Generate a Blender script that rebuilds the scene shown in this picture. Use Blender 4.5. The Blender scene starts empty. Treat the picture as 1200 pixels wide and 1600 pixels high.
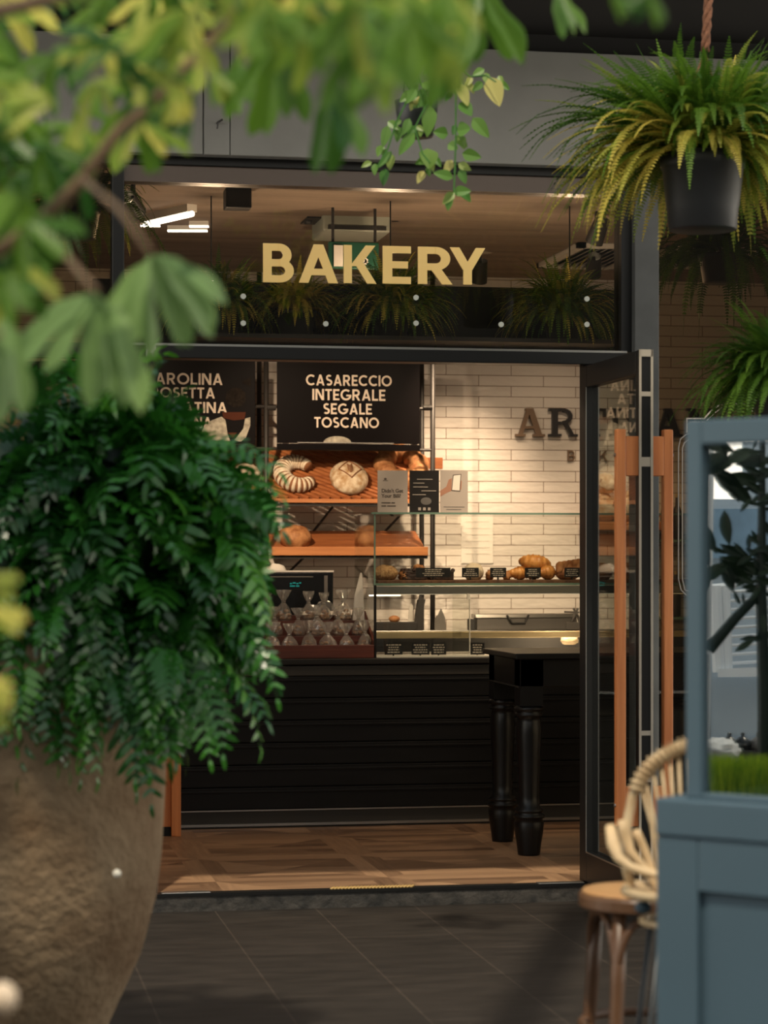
import bpy, math, random
from math import sin, cos, pi, atan, sqrt, radians
from mathutils import Vector, Matrix, noise
random.seed(7)
scene = bpy.context.scene
COL = scene.collection

# ---------------------------------------------------------------- camera
F = 3600.0; HX, HY = 600.0, 875.0
YAW = atan(660 / F)
CAM = Vector((-1.84, -10.39, 1.5))
AL = Vector((cos(YAW), -sin(YAW), 0)); AD = Vector((sin(YAW), cos(YAW), 0)); AZ = Vector((0, 0, 1))
cd = bpy.data.cameras.new('camera'); cam = bpy.data.objects.new('camera', cd); COL.objects.link(cam)
cam.location = CAM; cam.rotation_euler = (pi / 2, 0, -YAW)
cd.sensor_width = 36.0; cd.lens = 36.0 * F / 1600.0
cd.shift_y = (HY - 800) / 1600.0
cd.clip_start = 0.05; cd.clip_end = 200
cd.dof.use_dof = True; cd.dof.focus_distance = 11.8; cd.dof.aperture_fstop = 2.8
scene.camera = cam

# ---------------------------------------------------------------- world, sun, exposure
scene.view_settings.view_transform = 'Standard'; scene.view_settings.look = 'None'
scene.view_settings.gamma = 1.0; scene.view_settings.exposure = 0.0
scene.view_settings.use_curve_mapping = False
w = bpy.data.worlds.new('world'); scene.world = w; w.use_nodes = True
bg = w.node_tree.nodes['Background']
_nt = w.node_tree; _tc = _nt.nodes.new('ShaderNodeTexCoord'); _sp = _nt.nodes.new('ShaderNodeSeparateXYZ'); _rp = _nt.nodes.new('ShaderNodeValToRGB')
_nt.links.new(_tc.outputs['Generated'], _sp.inputs[0]); _nt.links.new(_sp.outputs[2], _rp.inputs[0]); _nt.links.new(_rp.outputs[0], bg.inputs[0])
_rp.color_ramp.elements[0].position = .0; _rp.color_ramp.elements[0].color = (2.9, 2.65, 2.25, 1)
_rp.color_ramp.elements[1].position = .62; _rp.color_ramp.elements[1].color = (.52, .60, .68, 1)
_e = _rp.color_ramp.elements.new(.3); _e.color = (1.85, 1.75, 1.55, 1)
bg.inputs[1].default_value = 1.0
SUN_EL = radians(64); SUN_AZ = radians(17)
sd = bpy.data.lights.new('sun', 'SUN'); so = bpy.data.objects.new('sun', sd); COL.objects.link(so)
sd.energy = 3.2; sd.angle = radians(1.6); sd.color = (1.0, 0.88, 0.68)
sdir = Vector((sin(SUN_AZ) * cos(SUN_EL), cos(SUN_AZ) * cos(SUN_EL), -sin(SUN_EL)))
so.rotation_euler = sdir.to_track_quat('-Z', 'Y').to_euler()
so.location = (-6, -14, 12)

WARM = (1.0, 0.72, 0.46)
def area(name, loc, target, size, power, color=WARM, size_y=None, spread=pi):
    l = bpy.data.lights.new(name, 'AREA'); o = bpy.data.objects.new(name, l); COL.objects.link(o)
    l.energy = power; l.color = color; l.size = size; l.spread = spread
    if size_y: l.shape = 'RECTANGLE'; l.size_y = size_y
    o.location = loc; o.rotation_euler = (Vector(target) - Vector(loc)).to_track_quat('-Z', 'Y').to_euler()
    return o
def spot(name, loc, target, power, angle=60, blend=0.6, color=WARM, r=0.04):
    l = bpy.data.lights.new(name, 'SPOT'); o = bpy.data.objects.new(name, l); COL.objects.link(o)
    l.energy = power; l.color = color; l.spot_size = radians(angle); l.spot_blend = 1.0; l.shadow_soft_size = r
    o.location = loc; o.rotation_euler = (Vector(target) - Vector(loc)).to_track_quat('-Z', 'Y').to_euler()
    return o

# ---------------------------------------------------------------- picture <-> place
def ray(x, y):
    return AL * ((x - HX) / F) + AD - AZ * ((y - HY) / F)
def PV(x, y, V):          # point of the sight line on the plane at depth V behind the shopfront
    r = ray(x, y); return CAM + r * ((V - CAM.y) / r.y)
def PD(x, y, d):          # point of the sight line at distance d from the camera
    return CAM + ray(x, y) * d
def PZ(x, y, Z):
    r = ray(x, y); return CAM + r * ((Z - CAM.z) / r.z)
def UV_(x, V): return PV(x, 900, V).x
def ZV(x, y, V): return PV(x, y, V).z

# ---------------------------------------------------------------- materials
M = {}
def mat(name, color, rough=0.5, metal=0.0, spec=0.5, var=0.0, vscale=8.0, bump=0.0, bdist=0.01, bscale=40.0, stretch=(1, 1, 1), coat=0.0, detail=4.0, color2=None):
    m = bpy.data.materials.new(name); m.use_nodes = True
    nt = m.node_tree; b = nt.nodes['Principled BSDF']
    b.inputs['Base Color'].default_value = (*color, 1); b.inputs['Roughness'].default_value = rough
    b.inputs['Metallic'].default_value = metal; b.inputs['Specular IOR Level'].default_value = spec
    b.inputs['Coat Weight'].default_value = coat
    if var or bump or color2:
        tc = nt.nodes.new('ShaderNodeTexCoord'); mp = nt.nodes.new('ShaderNodeMapping')
        mp.inputs['Scale'].default_value = stretch; nt.links.new(tc.outputs['Object'], mp.inputs[0])
    if var or color2:
        n = nt.nodes.new('ShaderNodeTexNoise'); n.inputs['Scale'].default_value = vscale; n.inputs['Detail'].default_value = detail
        nt.links.new(mp.outputs[0], n.inputs['Vector'])
        r = nt.nodes.new('ShaderNodeValToRGB')
        c2 = color2 if color2 else tuple(c * (1 - var) for c in color)
        c1 = color if color2 else tuple(min(1, c * (1 + var)) for c in color)
        r.color_ramp.elements[0].position = 0.32; r.color_ramp.elements[1].position = 0.68
        r.color_ramp.elements[0].color = (*c2, 1); r.color_ramp.elements[1].color = (*c1, 1)
        nt.links.new(n.outputs[0], r.inputs[0]); nt.links.new(r.outputs[0], b.inputs['Base Color'])
    if bump:
        n2 = nt.nodes.new('ShaderNodeTexNoise'); n2.inputs['Scale'].default_value = bscale; n2.inputs['Detail'].default_value = 5
        nt.links.new(mp.outputs[0], n2.inputs['Vector'])
        bp = nt.nodes.new('ShaderNodeBump'); bp.inputs['Strength'].default_value = bump; bp.inputs['Distance'].default_value = bdist
        nt.links.new(n2.outputs[0], bp.inputs['Height']); nt.links.new(bp.outputs[0], b.inputs['Normal'])
    M[name] = m; return m
def glass(name, tint, refl=0.04, rough=0.0, grime_haze=0.0, pw=5.0):
    m = bpy.data.materials.new(name); m.use_nodes = True; nt = m.node_tree; nt.nodes.clear()
    out = nt.nodes.new('ShaderNodeOutputMaterial'); mix = nt.nodes.new('ShaderNodeMixShader')
    t = nt.nodes.new('ShaderNodeBsdfTransparent'); t.inputs[0].default_value = (*tint, 1)
    g = nt.nodes.new('ShaderNodeBsdfGlossy'); g.inputs['Roughness'].default_value = rough
    lw = nt.nodes.new('ShaderNodeLayerWeight'); lw.inputs[0].default_value = 0.5
    p = nt.nodes.new('ShaderNodeMath'); p.operation = 'POWER'; p.inputs[1].default_value = pw
    ma = nt.nodes.new('ShaderNodeMath'); ma.operation = 'MULTIPLY_ADD'; ma.inputs[1].default_value = 1 - refl; ma.inputs[2].default_value = refl
    nt.links.new(lw.outputs['Facing'], p.inputs[0]); nt.links.new(p.outputs[0], ma.inputs[0]); nt.links.new(ma.outputs[0], mix.inputs[0])
    nt.links.new(t.outputs[0], mix.inputs[1]); nt.links.new(g.outputs[0], mix.inputs[2])
    last = mix
    if grime_haze:
        d = nt.nodes.new('ShaderNodeBsdfDiffuse'); d.inputs[0].default_value = (.8, .78, .74, 1)
        n = nt.nodes.new('ShaderNodeTexNoise'); n.inputs['Scale'].default_value = 6; n.inputs['Detail'].default_value = 6
        tc = nt.nodes.new('ShaderNodeTexCoord'); nt.links.new(tc.outputs['Object'], n.inputs['Vector'])
        q = nt.nodes.new('ShaderNodeMath'); q.operation = 'MULTIPLY'; q.inputs[1].default_value = grime_haze
        nt.links.new(n.outputs[0], q.inputs[0])
        mx = nt.nodes.new('ShaderNodeMixShader'); nt.links.new(q.outputs[0], mx.inputs[0])
        nt.links.new(mix.outputs[0], mx.inputs[1]); nt.links.new(d.outputs[0], mx.inputs[2]); last = mx
    nt.links.new(last.outputs[0], out.inputs[0]); M[name] = m; return m
def emit(name, color, strength):
    m = bpy.data.materials.new(name); m.use_nodes = True; nt = m.node_tree; nt.nodes.clear()
    out = nt.nodes.new('ShaderNodeOutputMaterial'); e = nt.nodes.new('ShaderNodeEmission')
    e.inputs[0].default_value = (*color, 1); e.inputs[1].default_value = strength
    nt.links.new(e.outputs[0], out.inputs[0]); M[name] = m; return m
def leaf(name, c0, c1, c2=None, rough=0.4, trans=0.35, spec=0.5):
    """leaf blade: colour differs from frond to frond (attribute tone), light passes through it"""
    m = bpy.data.materials.new(name); m.use_nodes = True; nt = m.node_tree
    b = nt.nodes['Principled BSDF']; b.inputs['Roughness'].default_value = rough; b.inputs['Specular IOR Level'].default_value = spec
    at = nt.nodes.new('ShaderNodeAttribute'); at.attribute_name = 'tone'
    r = nt.nodes.new('ShaderNodeValToRGB'); r.color_ramp.elements[0].color = (*c0, 1); r.color_ramp.elements[1].color = (*c1, 1)
    if c2:
        r.color_ramp.elements[1].position = 0.6
        e = r.color_ramp.elements.new(1.0); e.color = (*c2, 1)
    nt.links.new(at.outputs['Fac'], r.inputs[0]); nt.links.new(r.outputs[0], b.inputs['Base Color'])
    t = nt.nodes.new('ShaderNodeBsdfTranslucent'); nt.links.new(r.outputs[0], t.inputs[0])
    mx = nt.nodes.new('ShaderNodeMixShader'); mx.inputs[0].default_value = trans
    out = nt.nodes['Material Output']
    nt.links.new(b.outputs[0], mx.inputs[1]); nt.links.new(t.outputs[0], mx.inputs[2]); nt.links.new(mx.outputs[0], out.inputs[0])
    M[name] = m; return m
def wood(name, c1, c2, rough=0.45, scale=3.0, axis=0, bump=0.1):
    st = [14, 14, 14]; st[axis] = 1.0
    return mat(name, c1, rough, var=0, color2=c2, vscale=scale, stretch=tuple(st), bump=bump, bscale=scale * 3)

mat('stucco', (.245, .242, .228), .85, var=.08, vscale=2.5, bump=.7, bscale=7)
mat('soffit', (.012, .011, .011), .8)
mat('black_metal', (.009, .009, .009), .4, spec=.3)
mat('black_frame_edge', (.42, .37, .30), .4, metal=.2)
mat('pilaster_grey', (.065, .068, .068), .55, var=.18, vscale=6)
mat('bronze_frame', (.10, .072, .058), .4)
mat('kerb_stone', (.06, .052, .044), .8, color2=(.012, .012, .011), vscale=14, bump=.8, bscale=30)
mat('steel', (.42, .41, .39), .3, metal=.9)
mat('fixing_grey', (.55, .57, .5), .5)
mat('brass', (.62, .5, .3), .35, metal=.7)
mat('rope_gold', (.45, .29, .10), .6)
wood('handle_wood', (.68, .245, .08), (.52, .165, .052), .42, 2.2, 2)
wood('shelf_wood', (.42, .15, .05), (.27, .085, .028), .5, 2.5, 0)
wood('lip_wood', (.58, .24, .085), (.42, .15, .05), .5, 2.5, 0)
wood('rack_wood', (.125, .03, .018), (.07, .018, .011), .4, 2.5, 0)
mat('rack_black', (.02, .018, .017), .5)
mat('board_black', (.006, .005, .0055), .3, spec=.06)
mat('board_cream', (.72, .62, .52), .6)
mat('board_picture_dim', (.022, .017, .014), .6, spec=.05, color2=(.009, .007, .006), vscale=60)
mat('board_picture_cloth', (.50, .47, .38), .6, color2=(.22, .2, .16), vscale=30)
mat('board_picture_skin', (.075, .024, .014), .6, spec=.05)
mat('sign_gold', (1.0, .67, .24), .45, metal=.0, var=.05, vscale=3)
mat('letter_bronze', (.17, .11, .07), .5)
mat('letter_dark', (.02, .02, .024), .4)
mat('counter_black', (.006, .006, .0065), .42, spec=.25, var=.2, vscale=3, stretch=(1, 8, 8))
mat('counter_top', (.014, .013, .012), .4, spec=.3)
mat('kick_steel', (.035, .032, .028), .5, metal=.3)
mat('table_black', (.006, .0055, .0055), .35, spec=.35)
mat('plaster_dark', (.03, .028, .026), .8)
mat('panel_green_black', (.010, .012, .009), .5, spec=.2)
mat('ceiling_brown', (.30, .225, .165), .8, color2=(.20, .15, .11), vscale=1.2, stretch=(1, 6, 1), bump=.2)
mat('duct_grey', (.33, .36, .31), .5)
mat('duct_black', (.02, .02, .02), .5)
mat('white_plastic', (.75, .73, .68), .5)
mat('exit_green', (.006, .07, .04), .5)
mat('paper_white', (.78, .75, .70), .8)
mat('batten_gap', (.10, .035, .015), .7)
mat('pastry_cream', (.55, .45, .30), .7)
mat('card_grey', (.40, .37, .34), .75)
mat('card_black', (.015, .015, .016), .35)
mat('card_ink', (.08, .07, .065), .7)
mat('card_grey_print', (.12, .12, .12), .6)
mat('skin', (.36, .19, .13), .6)
mat('crust_flour', (.80, .72, .58), .85, color2=(.62, .5, .36), vscale=40, bump=.4, bscale=60)
mat('crust_dusted', (.74, .64, .48), .85, color2=(.40, .24, .11), vscale=26, bump=.5, bscale=60, detail=6)
mat('crust_gap', (.22, .09, .035), .8)
mat('crust_brown', (.55, .27, .11), .65, color2=(.25, .09, .03), vscale=22, bump=.5, bscale=50)
mat('crust_seed', (.50, .33, .16), .8, color2=(.24, .12, .05), vscale=70, bump=.8, bscale=90)
mat('croissant', (.80, .40, .115), .38, color2=(.50, .19, .045), vscale=26, stretch=(1, 1, 1), bump=.3, bscale=60)
mat('chocolate', (.035, .016, .011), .5, var=.4, vscale=40, bump=.6, bscale=80)
mat('biscuit', (.42, .22, .10), .8, color2=(.20, .08, .03), vscale=60, bump=.6, bscale=80)
mat('tray_cork', (.16, .075, .035), .7, color2=(.07, .03, .015), vscale=40)
mat('tag_black', (.012, .012, .013), .4)
mat('tag_chalk', (.42, .38, .34), .8)
mat('screen_black', (.008, .009, .010), .25)
mat('grey_plastic', (.16, .15, .14), .5)
mat('bag_paper', (.72, .69, .64), .7, bump=.4, bscale=20)
mat('pot_plastic', (.022, .024, .027), .45, var=.15)
mat('soil', (.02, .014, .009), .95)
mat('bark', (.20, .125, .065), .8, color2=(.10, .06, .03), vscale=20, stretch=(3, 3, 1), bump=.5)
mat('coir', (.17, .07, .035), .9, var=.3, vscale=60, bump=.8, bscale=120)
mat('terracotta', (.29, .205, .12), .9, color2=(.15, .088, .042), vscale=3.2, bump=.9, bdist=.016, bscale=24, detail=8)
mat('chip_white', (.75, .7, .6), .7)
mat('finial', (.72, .56, .40), .5)
mat('rattan', (.60, .46, .28), .5, color2=(.44, .30, .16), vscale=18)
mat('rattan_light', (.70, .50, .28), .5, var=.15, vscale=12)
mat('bentwood', (.15, .075, .038), .4, color2=(.09, .042, .02), vscale=6, stretch=(1, 1, .3))
mat('seat_ply', (.52, .29, .12), .5, color2=(.42, .21, .08), vscale=8, stretch=(1, 6, 1))
mat('leg_black', (.02, .025, .03), .4)
mat('kiosk_blue', (.060, .106, .142), .5, var=.06, vscale=2)
mat('kiosk_inside', (.50, .60, .68), .6, var=.08, vscale=2)
mat('street_blue', (.22, .36, .50), .6, var=.1)
mat('rack_white', (.82, .86, .88), .4)
mat('teapot_black', (.012, .014, .015), .3)
mat('cloth_white', (.55, .56, .55), .7, bump=.8, bscale=12)
glass('glass_clear', (.93, .94, .92))
glass('glass_window', (.66, .60, .50), .045, grime_haze=.002)  # brown tint puts the dimmer light of the side windows into the colour
glass('glass_transom', (.85, .82, .77), .04, grime_haze=.002)
glass('glass_case', (.95, .96, .94), .03)
glass('glass_kiosk', (.80, .88, .88), .5)
glass('cellophane', (.95, .94, .92), .14, .14, grime_haze=.26, pw=2.2)  # pale haze mixed in to brighten the bags like highlights, not dirt
mat('glass_edge', (.16, .27, .22), .2)
emit('lamp_white', (1, .95, .86), 6.0)
emit('led_warm', (1, .80, .52), 5.0)
emit('led_dim', (1, .80, .52), .5)
emit('screen_text', (.05, .5, .4), .35)
leaf('fern_boston', (.035, .10, .012), (.12, .23, .02), (.66, .54, .10), .5, .4, .3)
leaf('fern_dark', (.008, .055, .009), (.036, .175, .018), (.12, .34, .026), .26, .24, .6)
leaf('leaf_tree', (.028, .10, .016), (.14, .27, .026), (.62, .58, .12), .42, .45, .35)  # ramp ends put shaded green and yellow highlights into the leaf colour
leaf('leaf_blue', (.11, .21, .075), (.24, .38, .12), None, .4, .35, .4)
leaf('leaf_pothos', (.05, .17, .02), (.16, .30, .05), (.55, .50, .16), .4, .4, .4)
leaf('leaf_dark', (.010, .022, .016), (.02, .04, .02), None, .5, .1, .3)  # very dark green for inner stems, street plant and post
leaf('grass_blade', (.10, .24, .012), (.42, .56, .03), None, .5, .4, .3)

def tile_mat():
    m = bpy.data.materials.new('wall_tile'); m.use_nodes = True; nt = m.node_tree; b = nt.nodes['Principled BSDF']
    tc = nt.nodes.new('ShaderNodeTexCoord'); sp = nt.nodes.new('ShaderNodeSeparateXYZ'); cb = nt.nodes.new('ShaderNodeCombineXYZ')
    nt.links.new(tc.outputs['Object'], sp.inputs[0])
    ax = nt.nodes.new('ShaderNodeMath'); ax.operation = 'ADD'; ax.inputs[1].default_value = TILE_U
    az = nt.nodes.new('ShaderNodeMath'); az.operation = 'ADD'; az.inputs[1].default_value = TILE_Z
    nt.links.new(sp.outputs[0], ax.inputs[0]); nt.links.new(sp.outputs[2], az.inputs[0])
    nt.links.new(ax.outputs[0], cb.inputs[0]); nt.links.new(az.outputs[0], cb.inputs[1])
    br = nt.nodes.new('ShaderNodeTexBrick'); br.offset = .5; br.inputs['Scale'].default_value = 1.0
    br.inputs['Brick Width'].default_value = .420; br.inputs['Row Height'].default_value = .0685
    br.inputs['Mortar Size'].default_value = .0022; br.inputs['Mortar Smooth'].default_value = .1
    br.inputs['Color1'].default_value = (.73, .69, .645, 1); br.inputs['Color2'].default_value = (.67, .63, .58, 1)
    br.inputs['Mortar'].default_value = (.17, .11, .075, 1)
    nt.links.new(cb.outputs[0], br.inputs['Vector']); nt.links.new(br.outputs['Color'], b.inputs['Base Color'])
    b.inputs['Roughness'].default_value = .22
    n = nt.nodes.new('ShaderNodeTexNoise'); n.inputs['Scale'].default_value = 9; n.inputs['Detail'].default_value = 2
    mp = nt.nodes.new('ShaderNodeMapping'); mp.inputs['Scale'].default_value = (1, 1, 2.5)
    nt.links.new(tc.outputs['Object'], mp.inputs[0]); nt.links.new(mp.outputs[0], n.inputs['Vector'])
    inv = nt.nodes.new('ShaderNodeMath'); inv.operation = 'MULTIPLY_ADD'; inv.inputs[1].default_value = -.25
    nt.links.new(br.outputs['Fac'], inv.inputs[0]); nt.links.new(n.outputs[0], inv.inputs[2])
    bp = nt.nodes.new('ShaderNodeBump'); bp.inputs['Strength'].default_value = .5; bp.inputs['Distance'].default_value = .014
    nt.links.new(inv.outputs[0], bp.inputs['Height']); nt.links.new(bp.outputs[0], b.inputs['Normal'])
    M['wall_tile'] = m
def paving_mat():
    m = bpy.data.materials.new('paving'); m.use_nodes = True; nt = m.node_tree; b = nt.nodes['Principled BSDF']
    tc = nt.nodes.new('ShaderNodeTexCoord'); sp = nt.nodes.new('ShaderNodeSeparateXYZ'); cb = nt.nodes.new('ShaderNodeCombineXYZ')
    nt.links.new(tc.outputs['Object'], sp.inputs[0])
    a0 = nt.nodes.new('ShaderNodeMath'); a0.operation = 'ADD'; a0.inputs[1].default_value = 20.2
    a1 = nt.nodes.new('ShaderNodeMath'); a1.operation = 'ADD'; a1.inputs[1].default_value = PAVE_U
    nt.links.new(sp.outputs[1], a0.inputs[0]); nt.links.new(sp.outputs[0], a1.inputs[0])
    nt.links.new(a0.outputs[0], cb.inputs[0]); nt.links.new(a1.outputs[0], cb.inputs[1])
    br = nt.nodes.new('ShaderNodeTexBrick'); br.offset = .37; br.inputs['Scale'].default_value = 1
    br.inputs['Brick Width'].default_value = .92; br.inputs['Row Height'].default_value = PAVE_W
    br.inputs['Mortar Size'].default_value = .0035; br.inputs['Mortar Smooth'].default_value = .2
    br.inputs['Color1'].default_value = (1, 1, 1, 1); br.inputs['Color2'].default_value = (.82, .84, .86, 1); br.inputs['Mortar'].default_value = (2.1, 2.0, 1.9, 1)
    nt.links.new(cb.outputs[0], br.inputs['Vector'])
    n = nt.nodes.new('ShaderNodeTexNoise'); n.inputs['Scale'].default_value = 5; n.inputs['Detail'].default_value = 7
    mp = nt.nodes.new('ShaderNodeMapping'); mp.inputs['Scale'].default_value = (1, 3, 1)
    nt.links.new(tc.outputs['Object'], mp.inputs[0]); nt.links.new(mp.outputs[0], n.inputs['Vector'])
    r = nt.nodes.new('ShaderNodeValToRGB'); r.color_ramp.elements[0].color = (.015, .012, .0098, 1); r.color_ramp.elements[1].color = (.031, .025, .0205, 1)
    r.color_ramp.elements[0].position = .3; r.color_ramp.elements[1].position = .7
    nt.links.new(n.outputs[0], r.inputs[0])
    mul = nt.nodes.new('ShaderNodeMixRGB'); mul.blend_type = 'MULTIPLY'; mul.inputs[0].default_value = 1
    nt.links.new(r.outputs[0], mul.inputs[1]); nt.links.new(br.outputs['Color'], mul.inputs[2])
    nt.links.new(mul.outputs[0], b.inputs['Base Color']); b.inputs['Roughness'].default_value = .65; b.inputs['Specular IOR Level'].default_value = .25
    bp = nt.nodes.new('ShaderNodeBump'); bp.inputs['Strength'].default_value = .2; bp.inputs['Distance'].default_value = .004
    nt.links.new(n.outputs[0], bp.inputs['Height']); nt.links.new(bp.outputs[0], b.inputs['Normal'])
    M['paving'] = m
def parquet_mat():
    m = bpy.data.materials.new('parquet'); m.use_nodes = True; nt = m.node_tree; b = nt.nodes['Principled BSDF']
    uv = nt.nodes.new('ShaderNodeUVMap'); mp = nt.nodes.new('ShaderNodeMapping'); mp.inputs['Scale'].default_value = (2.0, 26, 1)
    nt.links.new(uv.outputs[0], mp.inputs[0])
    n = nt.nodes.new('ShaderNodeTexNoise'); n.inputs['Scale'].default_value = 1.6; n.inputs['Detail'].default_value = 5
    nt.links.new(mp.outputs[0], n.inputs['Vector'])
    g = nt.nodes.new('ShaderNodeNewGeometry')
    add = nt.nodes.new('ShaderNodeMath'); add.operation = 'MULTIPLY_ADD'; add.inputs[1].default_value = .55
    nt.links.new(n.outputs[0], add.inputs[0])
    ml = nt.nodes.new('ShaderNodeMath'); ml.operation = 'MULTIPLY'; ml.inputs[1].default_value = .50
    nt.links.new(g.outputs['Random Per Island'], ml.inputs[0]); nt.links.new(ml.outputs[0], add.inputs[2])
    r = nt.nodes.new('ShaderNodeValToRGB'); r.color_ramp.elements[0].position = .15; r.color_ramp.elements[1].position = .9
    r.color_ramp.elements[0].color = (.09, .045, .024, 1); r.color_ramp.elements[1].color = (.42, .25, .14, 1)
    nt.links.new(add.outputs[0], r.inputs[0]); nt.links.new(r.outputs[0], b.inputs['Base Color']); b.inputs['Roughness'].default_value = .42
    M['parquet'] = m

# ---------------------------------------------------------------- mesh builder
def world_loc(o):
    l = Vector((0, 0, 0))
    while o is not None: l += o.location; o = o.parent
    return l
class MB:
    def __init__(s): s.v = []; s.f = []; s.mi = []; s.tone = []; s.cm = 0; s.ct = 0.5; s.uv = {}
    def add(s, vs, fs):
        b = len(s.v); s.v += [tuple(p) for p in vs]; s.tone += [s.ct] * len(vs)
        for q in fs: s.f.append(tuple(b + i for i in q)); s.mi.append(s.cm)
        return b
    def box(s, x0, x1, y0, y1, z0, z1):
        vs = [(x, y, z) for x in (x0, x1) for y in (y0, y1) for z in (z0, z1)]
        s.add(vs, [(0, 1, 3, 2), (4, 6, 7, 5), (0, 4, 5, 1), (2, 3, 7, 6), (0, 2, 6, 4), (1, 5, 7, 3)]); return s
    def obox(s, c, ax, ay, az, hx, hy, hz):
        c = Vector(c); vs = [c + Vector(ax) * (i * hx) + Vector(ay) * (j * hy) + Vector(az) * (k * hz) for i in (-1, 1) for j in (-1, 1) for k in (-1, 1)]
        s.add(vs, [(0, 1, 3, 2), (4, 6, 7, 5), (0, 4, 5, 1), (2, 3, 7, 6), (0, 2, 6, 4), (1, 5, 7, 3)]); return s
    def bar(s, a, b, wx, wz, up=(0, 0, 1)):
        a = Vector(a); b = Vector(b); d = (b - a).normalized(); u = Vector(up)
        r = d.cross(u).normalized(); u2 = r.cross(d).normalized()
        return s.obox((a + b) / 2, d, r, u2, (b - a).length / 2, wx / 2, wz / 2)
    def tube(s, pts, rad, n=8, cap=True, closed=False):
        pts = [Vector(p) for p in pts]; k = len(pts)
        rads = rad if isinstance(rad, (list, tuple)) else [rad] * k
        vs = []; prev = None
        for i, p in enumerate(pts):
            if closed: t = (pts[(i + 1) % k] - pts[i - 1])
            else: t = pts[min(i + 1, k - 1)] - pts[max(i - 1, 0)]
            t.normalize()
            if prev is None:
                a = Vector((0, 0, 1)) if abs(t.z) < .9 else Vector((1, 0, 0))
                n1 = t.cross(a).normalized()
            else:
                n1 = (prev - t * prev.dot(t)).normalized()
            prev = n1; n2 = t.cross(n1)
            for j in range(n):
                an = 2 * pi * j / n; vs.append(p + (n1 * cos(an) + n2 * sin(an)) * rads[i])
        fs = []
        for i in range(k if closed else k - 1):
            i2 = (i + 1) % k
            for j in range(n):
                fs.append((i * n + j, i * n + (j + 1) % n, i2 * n + (j + 1) % n, i2 * n + j))
        if cap and not closed:
            fs.append(tuple(reversed(range(n)))); fs.append(tuple(range((k - 1) * n, k * n)))
        s.add(vs, fs); return s
    def lathe(s, c, prof, n=24, axis=None):
        c = Vector(c); vs = []; k = len(prof)
        for r, z in prof:
            for j in range(n):
                an = 2 * pi * j / n; vs.append((c.x + r * cos(an), c.y + r * sin(an), c.z + z))
        fs = [(i * n + j, i * n + (j + 1) % n, (i + 1) * n + (j + 1) % n, (i + 1) * n + j) for i in range(k - 1) for j in range(n)]
        fs.append(tuple(reversed(range(n)))); fs.append(tuple(range((k - 1) * n, k * n)))
        s.add(vs, fs); return s
    def blob(s, c, rx, ry, rz, nu=20, nv=12, rough=0.0, sc=8.0, flat=None, rot=0.0, seed=0):
        c = Vector(c); vs = []
        for i in range(nv + 1):
            th = pi * i / nv
            for j in range(nu):
                ph = 2 * pi * j / nu
                d = Vector((sin(th) * cos(ph), sin(th) * sin(ph), cos(th)))
                k = 1 + (rough * noise.noise(d * sc + Vector((seed, seed * 1.7, 0))) if rough else 0)
                p = Vector((d.x * rx * k, d.y * ry * k, d.z * rz * k))
                if flat is not None and p.z < flat: p.z = flat
                p = Vector((p.x * cos(rot) - p.y * sin(rot), p.x * sin(rot) + p.y * cos(rot), p.z))
                vs.append(c + p)
        fs = [(i * nu + j, (i + 1) * nu + j, (i + 1) * nu + (j + 1) % nu, i * nu + (j + 1) % nu) for i in range(nv) for j in range(nu)]
        s.add(vs, fs); return s
    def prism(s, poly, fn, t0, t1):
        """poly: 2-D points, fn(x, z, t) -> 3-D"""
        n = len(poly); vs = [fn(x, z, t0) for x, z in poly] + [fn(x, z, t1) for x, z in poly]
        fs = [tuple(range(n)), tuple(reversed(range(n, 2 * n)))] + [(i, n + i, n + (i + 1) % n, (i + 1) % n) for i in range(n)]
        s.add(vs, fs); return s
    def build(s, name, mats, parent=None, smooth=False, bevel=0.0, local=False, sub=0, angle=None):
        off = Vector((0, 0, 0)) if (local or parent is None) else world_loc(parent)
        me = bpy.data.meshes.new(name)
        me.from_pydata([(x - off.x, y - off.y, z - off.z) for x, y, z in s.v], [], s.f)
        if not isinstance(mats, (list, tuple)): mats = [mats]
        for q in mats: me.materials.append(M[q] if isinstance(q, str) else q)
        if len(mats) > 1: me.polygons.foreach_set('material_index', s.mi)
        if len(set(s.tone)) > 1 or s.ct != 0.5:
            a = me.attributes.new('tone', 'FLOAT', 'POINT'); a.data.foreach_set('value', s.tone)
        if smooth: me.polygons.foreach_set('use_smooth', [True] * len(me.polygons))
        me.update()
        o = bpy.data.objects.new(name, me); COL.objects.link(o)
        if parent is not None: o.parent = parent
        if bevel:
            b = o.modifiers.new('bevel', 'BEVEL'); b.width = bevel; b.segments = 2; b.limit_method = 'ANGLE'; b.angle_limit = radians(40)
        if sub:
            b = o.modifiers.new('sub', 'SUBSURF'); b.levels = sub; b.render_levels = sub
        return o
def tag(o, label, cat, group=None):
    o['label'] = label; o['category'] = cat
    if group: o['group'] = group
    return o
def thing(name, label, cat, loc, group=None, rotz=0.0):
    o = bpy.data.objects.new(name, None); COL.objects.link(o); o.location = loc; o.rotation_euler = (0, 0, rotz)
    o.empty_display_size = .05
    return tag(o, label, cat, group)
def struct(o): o['kind'] = 'structure'; return o
def structe(name, loc=(0, 0, 0)):
    o = bpy.data.objects.new(name, None); COL.objects.link(o); o.location = loc; o['kind'] = 'structure'; return o
def dup(root, loc, label, group=None, rotz=None):
    r = root.copy(); COL.objects.link(r); r.location = loc; r['label'] = label
    if rotz is not None: r.rotation_euler = (0, 0, rotz)
    if group: r['group'] = group
    for ch in root.children:
        c = ch.copy(); COL.objects.link(c); c.parent = r
        for g in ch.children:
            d = g.copy(); COL.objects.link(d); d.parent = c
    return r

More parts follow.
